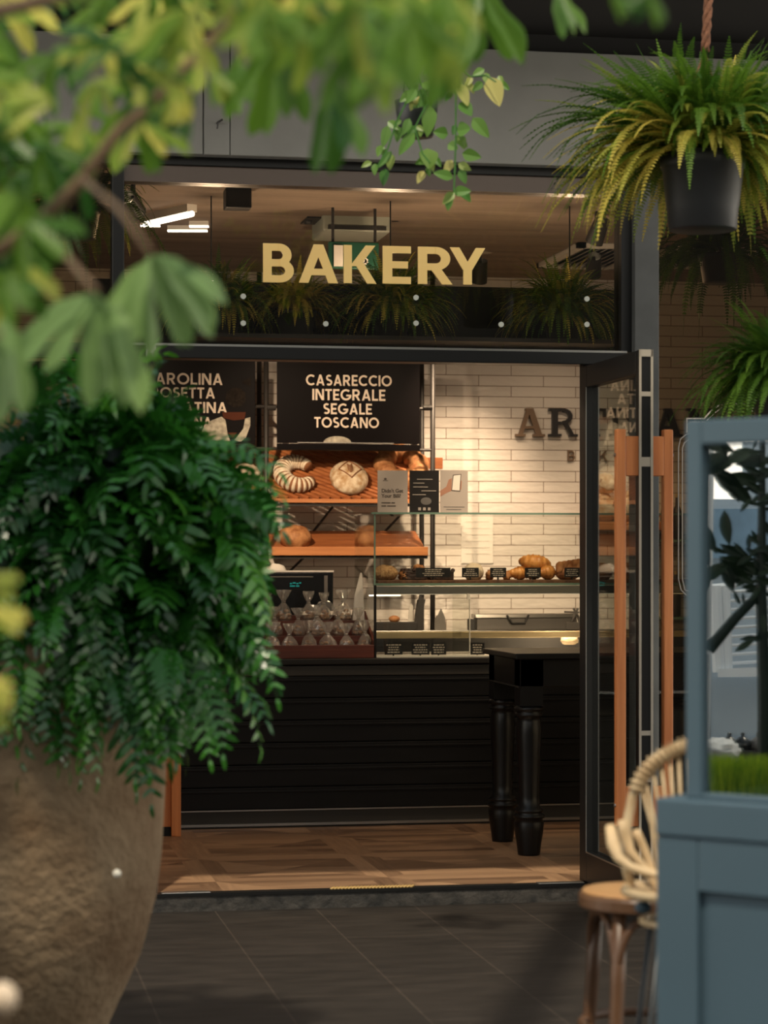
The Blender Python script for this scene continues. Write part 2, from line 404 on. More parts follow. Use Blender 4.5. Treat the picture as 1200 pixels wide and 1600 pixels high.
# ---------------------------------------------------------------- lettering drawn from strokes (height 1)
W = .17
def _dg(x0, y0, x1, y1, w=None):
    w = (w or W); L = sqrt((x1 - x0) ** 2 + (y1 - y0) ** 2); hw = w / 2 * L / max(abs(y1 - y0), 1e-6)
    return [(x0 - hw, y0), (x0 + hw, y0), (x1 + hw, y1), (x1 - hw, y1)]
def _r(x0, y0, x1, y1): return [(x0, y0), (x1, y0), (x1, y1), (x0, y1)]
def _arc(cx, cy, rx, ry, a0, a1, w=None, n=14):
    w = w or W; out = []
    for i in range(n):
        p = []
        for t in (i, i + 1):
            a = radians(a0 + (a1 - a0) * t / n); p.append(a)
        out.append([(cx + rx * cos(p[0]), cy + ry * sin(p[0])), (cx + rx * cos(p[1]), cy + ry * sin(p[1])),
                    (cx + (rx - w) * cos(p[1]), cy + (ry - w) * sin(p[1])), (cx + (rx - w) * cos(p[0]), cy + (ry - w) * sin(p[0]))])
    return out
def glyph(ch):
    w = W
    if ch == 'A': return [_dg(.115, 0, .42, 1), _dg(.725, 0, .42, 1), _r(.2, .2, .64, .2 + w * .9)], .84
    if ch == 'B': return [_r(0, 0, w, 1), _r(w, 0, .36, w), _r(w, .41, .36, .41 + w), _r(w, 1 - w, .34, 1)] + _arc(.34, .705, .28, .295, -90, 90) + _arc(.36, .3, .31, .3, -90, 90), .67
    if ch == 'C': return _arc(.5, .5, .5, .5, 48, 312, n=22), .86
    if ch == 'D': return [_r(0, 0, w, 1), _r(w, 0, .3, w), _r(w, 1 - w, .3, 1)] + _arc(.3, .5, .48, .5, -90, 90), .78
    if ch == 'E': return [_r(0, 0, w, 1), _r(w, 0, .56, w), _r(w, .41, .5, .41 + w), _r(w, 1 - w, .56, 1)], .56
    if ch == 'G': return _arc(.5, .5, .5, .5, 48, 340, n=22) + [_r(.52, .36, .97, .36 + w * .9)], .97
    if ch == 'I': return [_r(0, 0, w, 1)], w
    if ch == 'K': return [_r(0, 0, w, 1), _dg(.26, .45, .62, 1), _dg(.65, 0, .33, .58)], .78
    if ch == 'L': return [_r(0, 0, w, 1), _r(w, 0, .54, w)], .54
    if ch == 'N': return [_r(0, 0, w, 1), _r(.6, 0, .6 + w, 1), _dg(.67, 0, .12, 1)], .6 + w
    if ch == 'O': return _arc(.5, .5, .5, .5, 0, 360, n=28), 1.0
    if ch == 'R': return [_r(0, 0, w, 1), _r(w, .37, .36, .37 + w), _r(w, 1 - w, .36, 1), _dg(.6, 0, .36, .42)] + _arc(.36, .685, .3, .315, -90, 90), .73
    if ch == 'S': return _arc(.31, .715, .29, .285, 40, 270, n=14) + _arc(.31, .285, .31, .285, -140, 90, n=14) + [_r(.28, .43, .34, .43 + w * .75)], .62
    if ch == 'T': return [_r(.22, 0, .22 + w, 1), _r(0, 1 - w, .44 + w, 1)], .44 + w
    if ch == 'Y': return [_r(.4 - w / 2, 0, .4 + w / 2, .45), _dg(.4, .40, .11, 1), _dg(.4, .40, .69, 1)], .8
    return [], .35
def slab(ch):
    """slab-serif capitals for the raised wall lettering"""
    t = .13; s = .09
    if ch == 'A': return [_dg(.16, 0, .46, 1, t), _dg(.82, 0, .5, 1, t * 1.5), _r(.26, .28, .7, .28 + s), _r(0, 0, .34, s), _r(.6, 0, 1.0, s), _r(.34, 1 - s, .58, 1)], 1.0
    if ch == 'R': return [_r(.12, 0, .12 + t * 1.5, 1), _r(0, 0, .44, s), _r(0, 1 - s, .5, 1), _r(.3, .44, .55, .44 + s), _dg(.84, 0, .58, .48, t), _r(.72, 0, 1.0, s)] + _arc(.5, .72, .32, .28, -90, 90, t), 1.0
    if ch == 'T': return [_r(.40, 0, .40 + t * 1.5, 1), _r(.24, 0, .76, s), _r(0, 1 - s, 1, 1), _r(0, .7, s, 1), _r(1 - s, .7, 1, 1)], 1.0
    if ch == 'I': return [_r(.16, 0, .16 + t * 1.5, 1), _r(0, 0, .5, s), _r(0, 1 - s, .5, 1)], .5
    if ch == 'S': return _arc(.42, .73, .36, .27, 30, 270, t) + _arc(.42, .27, .4, .27, -150, 90, t) + [_r(.38, .45, .48, .54)], .84
    if ch == 'N': return [_r(.12, 0, .12 + t, 1), _r(.78, 0, .78 + t, 1), _dg(.86, 0, .18, 1, t * 1.4), _r(0, 0, .38, s), _r(0, 1 - s, .3, 1), _r(.66, 1 - s, 1.04, 1)], 1.04
    return glyph(ch)
def word(mb, text, fn, x0, x1, z0, z1, t0, t1, gap=.11, glyphs=glyph):
    tot = 0; items = []
    for c in text:
        ps, a = glyphs(c); items.append((ps, tot)); tot += a + gap
    tot -= gap; sx = (x1 - x0) / tot
    for ps, ox in items:
        for i, p in enumerate(ps): mb.prism([(x0 + (ox + x) * sx, z0 + z * (z1 - z0)) for x, z in p], fn, t0 - .00012 * i, t1 + .00007 * i)
def small_text(name, text, size, mat_, parent, loc, rot=(pi / 2, 0, 0), align='LEFT', bold=0.0):
    c = bpy.data.curves.new(name, 'FONT'); c.body = text; c.size = size; c.align_x = align; c.extrude = .0006; c.offset = bold
    t = bpy.data.objects.new(name, c); COL.objects.link(t)
    bpy.context.view_layer.update()
    me = bpy.data.meshes.new_from_object(t.evaluated_get(bpy.context.evaluated_depsgraph_get()))
    bpy.data.objects.remove(t); me.materials.clear(); me.materials.append(M[mat_])
    o = bpy.data.objects.new(name, me); COL.objects.link(o); o.parent = parent
    o.location = Vector(loc) - world_loc(parent) if parent else loc; o.rotation_euler = rot
    return o

# ---------------------------------------------------------------- foliage
def frond(mb, base, dirv, length, droop, width, pairs, tone, seg=14, gap0=.08, curl=.25, up=None, pinw=1.0, wob=.0, zmin=-9):
    """pinnate fern frond: arching midrib with leaflets in two rows"""
    mb.ct = tone
    p = Vector(base); d = Vector(dirv).normalized(); st = length / seg; pts = [p.copy()]; ds = [d.copy()]
    side0 = Vector((random.uniform(-1, 1), random.uniform(-1, 1), random.uniform(-.3, .3))) * wob
    for i in range(seg):
        d = (d + Vector((0, 0, -1)) * (droop * (i + 1) / seg / seg * 2) + side0 / seg).normalized()
        p = p + d * st; p.z = max(p.z, zmin); pts.append(p.copy()); ds.append(d.copy())
    mb.tube(pts[::2] if seg > 8 else pts, [length * .006 * (1 - .8 * i / max(1, len(pts[::2] if seg > 8 else pts) - 1)) for i in range(len(pts[::2] if seg > 8 else pts))], 4, cap=False)
    for k in range(pairs):
        t = gap0 + (1 - gap0) * (k + .5) / pairs; x = t * seg; i = min(int(x), seg - 1); fr = x - i
        c = pts[i].lerp(pts[i + 1], fr); dd = ds[i].lerp(ds[i + 1], fr).normalized()
        if c.z < zmin + .012: break
        sd_ = dd.cross(Vector((0, 0, 1)))
        if sd_.length < .15: sd_ = dd.cross(AL)
        sd_.normalize(); nn = sd_.cross(dd).normalized()
        prof = (min(1, t / .22) ** .6) * (1 - max(0, (t - .3) / .7) ** 1.6) + .06
        l = width * prof * random.uniform(.86, 1.12); wv = length * (1 - gap0) / pairs * .47 * pinw
        for sg in (-1, 1):
            a = sd_ * sg; tip = c + a * l * .93 + dd * l * .28 - nn * (l * curl * random.uniform(.4, 1.5))
            m_ = c + a * l * .5 + dd * l * .08 - nn * l * curl * .25
            mb.add([c - dd * wv * .6, m_ - dd * wv, tip, m_ + dd * wv, c + dd * wv * .6], [(0, 1, 2, 3, 4)])
def blade(mb, base, tip, width, nrm, tone, bend=.12, lobes=0, seg=8, widest=.55):
    """broad leaf blade from base to tip, folded along its midrib"""
    mb.ct = tone
    b = Vector(base); t = Vector(tip); ax = t - b; L = ax.length; ax.normalize()
    n = Vector(nrm); n = (n - ax * n.dot(ax)).normalized(); s = ax.cross(n)
    vs = []; fs = []
    for i in range(seg + 1):
        u = i / seg
        if u < widest: wv = sin(u / widest * pi / 2) ** 1.1
        else: wv = cos((u - widest) / (1 - widest) * pi / 2) ** .8
        wl = wr = wv * width / 2
        if lobes:
            wl *= 1 + .35 * sin(u * lobes * pi * 2 + .6) * (u > .3); wr *= 1 + .35 * sin(u * lobes * pi * 2 + 1.9) * (u > .3)
        c = b + ax * L * u - n * (bend * L * u * u)
        vs += [c + s * wl + n * wl * .28, c, c - s * wr + n * wr * .28]
    for i in range(seg):
        a = i * 3; fs += [(a, a + 1, a + 4, a + 3), (a + 1, a + 2, a + 5, a + 4)]
    mb.add(vs, fs)

def frond2(mb, base, dirv, length, droop, width, pairs, tone, wob=.6, seg=9):
    """coarse glossy frond: few long tongue-shaped lobes curving forward"""
    mb.ct = tone
    p = Vector(base); d = Vector(dirv).normalized(); st = length / seg; pts = [p.copy()]; ds = [d.copy()]
    side0 = Vector((random.uniform(-1, 1), random.uniform(-1, 1), random.uniform(-.3, .3))) * wob
    for i in range(seg):
        d = (d + Vector((0, 0, -1)) * (droop * (i + 1) / seg / seg * 2) + side0 / seg).normalized()
        p = p + d * st; pts.append(p.copy()); ds.append(d.copy())
    mb.tube(pts, [length * (.0055 - .004 * i / seg) for i in range(seg + 1)], 4, cap=False)
    roll = random.uniform(-.9, .9)
    for k in range(pairs + 1):
        t = .10 + .90 * k / pairs; x = min(t * seg, seg - .01); i = int(x); fr = x - i
        c = pts[i].lerp(pts[i + 1], fr); dd = ds[i].lerp(ds[min(i + 1, seg)], fr).normalized()
        sd_ = dd.cross(Vector((0, 0, 1)))
        if sd_.length < .2: sd_ = dd.cross(AL)
        sd_.normalize(); nn = sd_.cross(dd).normalized()
        sd_, nn = sd_ * cos(roll) + nn * sin(roll), nn * cos(roll) - sd_ * sin(roll)
        prof = .35 + .65 * sin(min(1, t * 1.05) ** .75 * pi) ** .8
        for sg in ((-1, 1) if k < pairs else (0,)):
            l = width * prof * random.uniform(.8, 1.15) if sg else width * .55
            f = .62 if sg else 1.0
            dv = (sd_ * sg * (1 - f * .45) + dd * f).normalized(); wv = l * .088 + .0026
            b2 = dv.cross(nn).normalized(); cv = random.uniform(.05, .5)
            p1 = c + dv * l * .35 + nn * l * .05; p2 = c + dv * l * .72 - nn * l * cv * .25; p3 = c + dv * l - nn * l * cv * .7
            mb.add([c - b2 * wv * .7, c + b2 * wv * .7, p1 - b2 * wv * 1.1, p1 + b2 * wv * 1.1, p2 - b2 * wv * .95, p2 + b2 * wv * .95, p3], [(0, 1, 3, 2), (2, 3, 5, 4), (4, 5, 6)])

# ================================================================ THE SETTING
GZ = -0.08                       # pavement level, the shop floor is 0
VW = 4.4                         # back wall of the shop
VC = 2.41                        # front of the counter
ZCEIL = 3.36
rh = (ZV(800, 570.5, VW) - ZV(800, 636.7, VW)) / 4; bw = UV_(798.7, VW) - UV_(697, VW)
zrow = ZV(798, 587, VW); ujoint = UV_(697, VW)
TILE_Z = -zrow + rh * 101; TILE_U = -ujoint + bw * 40
tile_mat()
_br = [n for n in M['wall_tile'].node_tree.nodes if n.type == 'TEX_BRICK'][0]
_br.inputs['Brick Width'].default_value = bw; _br.inputs['Row Height'].default_value = rh
g1, g2, g3 = PZ(337, 1425, GZ), PZ(500, 1425, GZ), PZ(660, 1425, GZ)
PAVE_W = (g3.x - g1.x) / 2; PAVE_U = -g1.x + PAVE_W * 60
paving_mat(); parquet_mat()

def sbox(name, m, x0, x1, y0, y1, z0, z1, parent=None, bevel=0.0):
    o = MB().box(x0, x1, y0, y1, z0, z1).build(name, m, parent, bevel=bevel)
    if parent is None: struct(o)
    return o
ULEFT = UV_(245, 0); URIGHT = UV_(912, 0)
sbox('ground', 'paving', -9, 8, -16, 0.02, GZ - .1, GZ)
sbox('trim_1', 'kerb_stone', -4.4, URIGHT + .03, -.055, .05, GZ, -.012)           # worn stone step under the doorway
struct(MB().box(ULEFT - .03, URIGHT + .04, -.06, .0, -.012, .003).build('trim_2', 'black_metal'))
# parquet: square panels, each with a border and four triangles of planks
mb = MB(); uvs = []
def plank(poly, d):
    b = mb.add([(x, y, 0.0) for x, y in poly], [tuple(range(len(poly)))])
    o = (random.random() * 9, random.random() * 9)
    for x, y in poly: uvs.append((x * d[0] + y * d[1] + o[0], -x * d[1] + y * d[0] + o[1]))
cell = .82; bx0 = UV_(660, 1.55) - cell * 6
def clip(poly, f):
    out = []
    for i in range(len(poly)):
        a, b = poly[i], poly[(i + 1) % len(poly)]; fa, fb = f(a), f(b)
        if fa >= 0: out.append(a)
        if (fa >= 0) != (fb >= 0):
            t = fa / (fa - fb); out.append((a[0] + (b[0] - a[0]) * t, a[1] + (b[1] - a[1]) * t))
    return out
for i in range(0, 12):
    for j in range(-1, 6):
        cx, cy = bx0 + i * cell, 1.55 - cell * 1 + (j - 1) * cell
        h = cell / 2; bwid = .09
        for q in range(4):
            c_, s_ = [(1, 0), (0, 1), (-1, 0), (0, -1)][q]
            T = lambda p: (cx + p[0] * c_ - p[1] * s_, cy + p[0] * s_ + p[1] * c_)
            polys = [[(-h, -h), (h, -h), (h - bwid, -h + bwid), (-h + bwid, -h + bwid)]]
            n = 4; e = h - bwid
            for k in range(n):
                ya = -e + e * k / n; yb = -e + e * (k + 1) / n
                polys.append([(ya, ya), (-ya, ya), (-yb, yb), (yb, yb)] if q % 2 == 0 else None)
            if q % 2 == 1:
                polys = polys[:1]
                for k in range(6):
                    xa = -e + 2 * e * k / 6; xb = -e + 2 * e * (k + 1) / 6
                    pl = clip(clip([(xa, -e), (xb, -e), (xb, 0), (xa, 0)], lambda p: -p[1] - abs(0) - p[0] if True else 0), lambda p: -p[1] + p[0])
                    pl = pl if len(pl) > 2 else None
                    polys.append(pl)
            for r_, pl in enumerate(polys):
                if not pl or len(pl) < 3: continue
                ppl = [T(p) for p in pl]
                ppl = clip(clip(ppl, lambda p: p[1] - .0), lambda p: VW - p[1])
                ppl = clip(clip(ppl, lambda p: p[0] + 4.2), lambda p: 4.2 - p[0])
                if len(ppl) < 3: continue
                d = (c_, s_) if (r_ == 0 or q % 2 == 0) else (-s_, c_)
                plank(ppl, d)
fl = mb.build('floor', 'parquet'); struct(fl)
ul = fl.data.uv_layers.new(name='uv')
for lp in fl.data.loops: ul.data[lp.index].uv = uvs[lp.vertex_index]
sbox('trim_3', 'plaster_dark', -4.4, 4.4, 0.03, VW, -.1, -.004)                     # slab below the parquet
sbox('wall_back', 'wall_tile', -4.4, 4.4, VW, VW + .1, -.1, ZCEIL + .02)
sbox('wall_left', 'plaster_dark', -4.4, -4.3, 0.06, VW, -.1, ZCEIL)
sbox('wall_right', 'wall_tile', 4.3, 4.4, 0.06, VW, -.1, ZCEIL)
sbox('ceiling', 'ceiling_brown', -4.4, 4.4, 0.06, VW, ZCEIL, ZCEIL + .1)
ztop = ZV(560, 256, 0)
# stucco fascia above the shopfront, with a seam left of centre
fz1 = ZV(600, 70, -.12)
fa = MB(); us = UV_(316, -.1)
for a, b in ((-6, us), (us + .006, UV_(358, -.1)), (UV_(358, -.1) + .004, 6)): fa.box(a, b, -.12, -.105, ztop - .0, fz1)
fa.box(-6, 6, -.105, .06, ztop, fz1)
struct(fa.build('wall_front', 'stucco', bevel=.004))
sbox('trim_4', 'soffit', -6, 6, -.02, .06, fz1, fz1 + .6)                           # dark band over the fascia
sbox('trim_5', 'soffit', -6, 6, -1.3, .06, fz1 + .1, fz1 + .3)                     # canopy over the pavement

hk = PV(340, 192, -.13); q = MB(); q.tube([(hk.x, -.12, hk.z), (hk.x, -.15, hk.z), (hk.x + .02, -.155, hk.z + .012)], .005, 6); q.tube([(hk.x, -.15, hk.z), (hk.x - .004, -.15, hk.z - .03)], .004, 6)
tag(q.build('wall_hook', 'rack_black'), 'tiny dark hook on the grey stucco above the transom', 'hook')
# transom window with its frame
zb_t = ZV(600, 545, 0); zb_h = ZV(600, 566, 0)
uL, uR = UV_(192, 0), UV_(975, 0)
win = structe('window_1', ((uL + uR) / 2, 0, zb_t))
MB().box(uL - .06, uR + .03, -.05, .07, ztop - .04, ztop).build('frame', 'black_metal', win, bevel=.004)
MB().box(uL, uR, -.035, .06, ztop - .115, ztop - .04).build('frame', 'bronze_frame', win)
MB().box(uL, uR, -.05, .07, zb_h, zb_t).build('frame', 'black_metal', win, bevel=.004)
MB().box(uL, uR, -.053, -.049, zb_t - .006, zb_t + .004).build('frame', 'steel', win)
MB().box(UV_(966, 0), uR + .03, -.05, .07, zb_t, ztop - .04).build('frame', 'black_metal', win)
pane = MB().box(uL, UV_(966, 0), -.004, .004, zb_t, ztop - .115).build('pane', 'glass_transom', win)
# mullion post, left
sbox('trim_6', 'black_metal', UV_(174, 0), UV_(193, 0), -.055, .07, GZ, ztop - .04, bevel=.004)
# grey pilaster at the right
p0, p1 = UV_(992, -.10), UV_(1030, -.10)
sbox('trim_7', 'pilaster_grey', p0, p1, -.10, .0, GZ, ztop + .0, bevel=.004)
sl_ = structe('window_4', (URIGHT + .1, 0, .1))                                       # narrow fixed pane between the door and the pilaster
MB().box(URIGHT + .05, p0, -.004, .004, .1, zb_h).build('pane', 'glass_clear', sl_)
MB().box(URIGHT + .05, p0, -.02, .05, GZ, .1).build('frame', 'black_metal', sl_)
MB().box(URIGHT + .0, URIGHT + .05, .0, .07, GZ, zb_h).build('frame', 'black_metal', sl_)
# left and right shop windows
for nm, a, b in (('window_2', -4.4, UV_(174, 0)), ('window_3', p1, 4.4)):
    wn = structe(nm, ((a + b) / 2, 0, .3))
    MB().box(a, b, -.05, .07, ztop - .04, ztop).build('frame', 'black_metal', wn)
    MB().box(a, b, -.05, .07, GZ, .14).build('frame', 'black_metal', wn)
    MB().box(a, b, -.004, .004, .14, ztop - .04).build('pane', 'glass_window', wn)
    if nm == 'window_2': MB().box(a, b, -.05, .07, zb_h, zb_t).build('frame', 'black_metal', wn)
sbox('trim_9', 'black_metal', ULEFT - .12, ULEFT, -.03, .07, GZ, zb_h)
# hinge bracket at the top left corner of the doorway
hb = MB(); hc = PV(236, 547, -.07)
hb.box(hc.x - .022, hc.x + .022, -.075, -.05, hc.z - .03, hc.z + .03); hb.tube([(hc.x, -.085, hc.z - .018), (hc.x, -.085, hc.z + .018)], .012, 10)
struct(hb.build('trim_10', 'steel', bevel=.003))
for xx in (290, 875):
    c = PV(xx, 1392 if xx < 500 else 1383, -.03)
    struct(MB().box(c.x - .11, c.x + .11, -.058, -.008, .003, .007).build('trim_%d' % (11 + (xx > 500)), 'steel', bevel=.002))
c = PV(580, 1390, -.03)
rp = MB()
for k in range(24): rp.tube([(c.x - .19 + k * .016, -.052, .005), (c.x - .19 + k * .016 + .02, -.03, .009)], .006, 6)
struct(rp.build('trim_13', 'rope_gold', smooth=True))

# the dark glazed doors folded open on both sides
ZD = 2.40; DW = .88
def door(name, uh, sgn, label_side, ang):
    """leaf hinged at u = uh, built along -V then turned by ang about the hinge"""
    d = structe(name, (uh, -.02, 0)); d.rotation_euler = (0, 0, ang)
    fr = MB()
    y0, y1 = -DW, -.0
    fr.box(-.028, .028, y1 - .055, y1, .01, ZD); fr.box(-.028, .028, y0, y0 + .06, .01, ZD)
    fr.box(-.028, .028, y0 + .06, y1 - .055, .01, .15); fr.box(-.028, .028, y0 + .06, y1 - .055, ZD - .10, ZD)
    fr.build('frame', 'black_metal', d, local=True, bevel=.003)
    ed = MB()
    for q in (-1, 1): ed.box(q * .026 - .005, q * .026 + .005, y0 - .006, y0, .01, ZD)
    ed.box(-.03, .03, y0 - .006, y0, ZD - .03, ZD)
    for z in (ZD - .2, ZD - .48, ZD - .5, .75, .55): ed.box(-.022, .022, y0 - .004, y0, z, z + .02)
    ed.build('lock_edge', 'black_frame_edge', d, local=True)
    bd = MB()
    for q in (-1, 1):
        bd.box(q * .03 - .002, q * .03 + .002, y1 - .058, y1 - .053, .15, ZD - .10); bd.box(q * .03 - .002, q * .03 + .002, y0 + .06, y1 - .055, .146, .152)
    bd.build('glazing_bead', 'steel', d, local=True)
    MB().box(-.0015, .0015, y0 + .06, y1 - .055, .15, ZD - .10).build('pane', 'glass_clear', d, local=True)
    yh = y0 + .03
    for q in (-1, 1):
        h = MB(); h.box(q * .105 - .021, q * .105 + .021, yh - .021, yh + .021, .36, 2.06)
        ho = h.build('handle', 'handle_wood', d, local=True, bevel=.005)
        for z in (.36, 1.86):
            a, b = sorted((q * .028, q * .084)); MB().box(a, b, yh - .021, yh + .021, z, z + .17).build('handle_bracket', 'handle_wood', ho, local=True, bevel=.003)
        bo = MB()
        for z in (.45, 1.95): bo.tube([(q * .126, yh, z), (q * .132, yh, z)], .008, 8)
        bo.build('bolt', 'steel', ho, local=True)
    return d
door('door_1', URIGHT + .02, 1, 'right', radians(.5))
door('door_2', ULEFT - .04, -1, 'left', radians(-112))

# dark signboard behind the transom, with round fixings
ub0, ub1 = uL - .1, uR + .2
sbp = MB().box(ub0, ub1, .62, .66, ZV(600, 555, .62), ZV(600, 445, .62)).build('trim_14', 'panel_green_black'); struct(sbp)
for x, y in ((380, 463), (380, 505), (509, 506), (650, 465), (650, 505), (783, 507), (917, 467), (917, 507)):
    c = PV(x, y, -.008)
    tag(MB().tube([(c.x, -.012, c.z), (c.x, -.0042, c.z)], .0125, 14).build('round_fixing', 'fixing_grey'), 'small round pale fixing on the transom glass below the gold letters', 'fixing', 'round fixings on the transom glass')

# ================================================================ CEILING FITTINGS SEEN THROUGH THE TRANSOM
def ceil(x, y): return PZ(x, y, ZCEIL)
a, b = ceil(228, 336), ceil(300, 319)
t = thing('ceiling_light', 'bright white tube light on the brown shop ceiling, left of the gold sign', 'light', (a + b) / 2)
MB().bar(a - Vector((0, 0, .02)), b - Vector((0, 0, .02)), .06, .04).build('housing', 'white_plastic', t)
MB().tube([a - Vector((0, 0, .05)), b - Vector((0, 0, .05))], .017, 8).build('tube', 'lamp_white', t)
for y, xa, xb in ((345, 220, 250), (346, 296, 326), (353, 262, 324)):
    a, b = ceil(xa, y), ceil(xb, y)
    t = thing('strip_light', 'thin white strip light below the tube light on the ceiling', 'light', (a + b) / 2, 'thin strip lights on the ceiling')
    MB().bar(a - Vector((0, 0, .012)), b - Vector((0, 0, .012)), .05, .024).build('housing', 'white_plastic', t)
    MB().bar(a - Vector((0, 0, .028)), b - Vector((0, 0, .028)), .04, .008).build('diffuser', 'lamp_white', t)
a, b = PV(255, 420, 1.9), PV(262, 345, 1.9)
# air-conditioning unit with its pipes
c = PV(552, 350, 2.0)
t = thing('air_conditioner', 'pale grey-green air conditioning unit under the ceiling, above the gold letters', 'air conditioner', c)
MB().box(UV_(500, 2), UV_(605, 2), 1.9, 2.3, ZV(550, 366, 2), ZV(550, 334, 2)).build('casing', 'duct_grey', t, bevel=.012)
MB().box(UV_(508, 2), UV_(598, 2), 1.893, 1.9, ZV(550, 363, 2), ZV(550, 357, 2)).build('vent_slot', 'duct_black', t)
for x in (482, 508, 541):
    MB().tube([PV(x, 350, 2.05), (UV_(x, 2.05), 2.05, ZCEIL)], .022, 10).build('pipe', 'duct_black', t, smooth=True)
pp = [PV(566, 340, 2.05), PV(566, 315, 2.05), PV(570, 301, 2.05), PV(580, 294, 2.05), PV(600, 292, 2.05), PV(622, 294, 2.05)]
MB().tube(pp, .026, 10).build('pipe', 'duct_black', t, smooth=True)
MB().box(UV_(478, 2), UV_(512, 2), 1.95, 2.2, ZV(500, 343, 2), ZV(500, 326, 2)).build('junction_box', 'duct_black', t)
a = PV(620, 300, 2.05); MB().tube([PV(617, 330, 2.05), (UV_(617, 2.05), 2.05, ZCEIL)], .022, 10).build('pipe', 'duct_black', t, smooth=True)
c = ceil(371, 296)
t = thing('ceiling_speaker', 'small dark box on the shop ceiling between the tube light and the air conditioner', 'speaker', c)
MB().box(c.x - .065, c.x + .065, c.y - .06, c.y + .06, ZCEIL - .10, ZCEIL).build('box', 'rack_black', t, bevel=.006)
MB().box(c.x - .05, c.x + .05, c.y - .063, c.y - .06, ZCEIL - .09, ZCEIL - .01).build('grille', 'duct_black', t)
# exit sign
c = PV(553, 399, 1.6)
t = thing('exit_sign', 'green exit sign with a white doorway hanging behind the gold letters', 'sign', c)
MB().box(UV_(514, 1.6), UV_(592, 1.6), 1.6, 1.64, ZV(553, 420, 1.6), ZV(553, 378, 1.6)).build('panel', 'exit_green', t, bevel=.004)
MB().box(UV_(522, 1.59), UV_(536, 1.59), 1.592, 1.6, ZV(530, 416, 1.59), ZV(530, 383, 1.59)).build('doorway_mark', 'white_plastic', t)
ex = MB(); ex.bar(PV(556, 408, 1.594), PV(572, 408, 1.594), .004, .02); ex.bar(PV(566, 400, 1.594), PV(574, 408, 1.594), .004, .016); ex.bar(PV(566, 416, 1.594), PV(574, 408, 1.594), .004, .016)
ex.build('arrow_mark', 'white_plastic', t)
MB().tube([PV(520, 378, 1.62), (UV_(520, 1.62), 1.62, ZCEIL)], .008, 8).build('hanger', 'duct_black', t)
MB().tube([PV(586, 378, 1.62), (UV_(586, 1.62), 1.62, ZCEIL)], .008, 8).build('hanger', 'duct_black', t)
# ceiling air vents
def vent(q, label, lit):
    P4 = [ceil(*p) for p in q]; cc = sum(P4, Vector()) / 4
    t = thing('ceiling_vent', label, 'vent', cc, None)
    u0 = min(p.x for p in P4); u1 = max(p.x for p in P4); v0 = min(p.y for p in P4); v1 = max(p.y for p in P4)
    z = ZCEIL
    f = MB(); f.box(u0, u1, v0, v0 + .05, z - .03, z); f.box(u0, u1, v1 - .05, v1, z - .03, z); f.box(u0, u0 + .05, v0, v1, z - .03, z); f.box(u1 - .05, u1, v0, v1, z - .03, z)
    f.build('frame', 'white_plastic', t)
    sl = MB(); n = 9
    for k in range(n):
        uu = u0 + .05 + (u1 - u0 - .1) * (k + .5) / n
        sl.obox((uu, (v0 + v1) / 2, z - .018), (.8, 0, .6), (0, 1, 0), (-.6, 0, .8), .022, (v1 - v0) / 2 - .05, .003)
    sl.build('louvre', 'grey_plastic', t)
    MB().box(u0, u1, v0, v1, z - .004, z - .001).build('backing', 'duct_black', t)
vent([(850, 412), (965, 412), (900, 380), (970, 380)], 'square slatted air vent in the ceiling, right of the gold letters', True)
vent([(1030, 412), (1130, 412), (1040, 385), (1120, 385)], 'square slatted air vent in the ceiling behind the right shop window', True)
# downlights
def downlight(u, v, power, target, angle, label, sign=True):
    t = thing('spotlight', label, 'light', (u, v, ZCEIL), 'ceiling spotlights in the bakery')
    d = (Vector(target) - Vector((u, v, ZCEIL - .12))).normalized(); c = Vector((u, v, ZCEIL - .12))
    MB().tube([(u, v, ZCEIL), (u, v, ZCEIL - .08)], .012, 8).build('stem', 'duct_black', t)
    MB().tube([c - d * .09, c + d * .05], [.04, .05], 14, cap=False).build('can', 'duct_black', t, smooth=True)
    MB().tube([c - d * .01, c + d * .0], .036, 14).build('lamp', 'led_warm', t)
    spot('spotlight_beam', c + d * .07, target, power, angle)

# ================================================================ SHOP SIGN
c = PV(585, 412, -.02)
t = thing('shop_sign', 'large gold capital letters on the glass above the doorway', 'sign', c)
fn = lambda x, z, q: (x, q, z)
for ch, xa, xb in zip('BAKERY', (411, 467, 537, 598, 653, 703), (459, 528, 588, 642, 707, 758)):
    ya = 380 + (xa - 411) * .022; yb = 441 + (xa - 411) * .011
    W = .188
    ps, adv = glyph(ch); m_ = MB(); u0, u1 = UV_(xa, -.012), UV_(xb, -.012)
    mnx = min(p[0] for q in ps for p in q); mxx = max(p[0] for q in ps for p in q)
    z0, z1 = ZV(xa, yb, -.012), ZV(xa, ya, -.012)
    for i, p in enumerate(ps): m_.prism([(u0 + (x - mnx) / (mxx - mnx) * (u1 - u0), z0 + z * (z1 - z0)) for x, z in p], fn, -.016 - .00015 * i, -.006)
    m_.build('letter', 'sign_gold', t)
W = .17

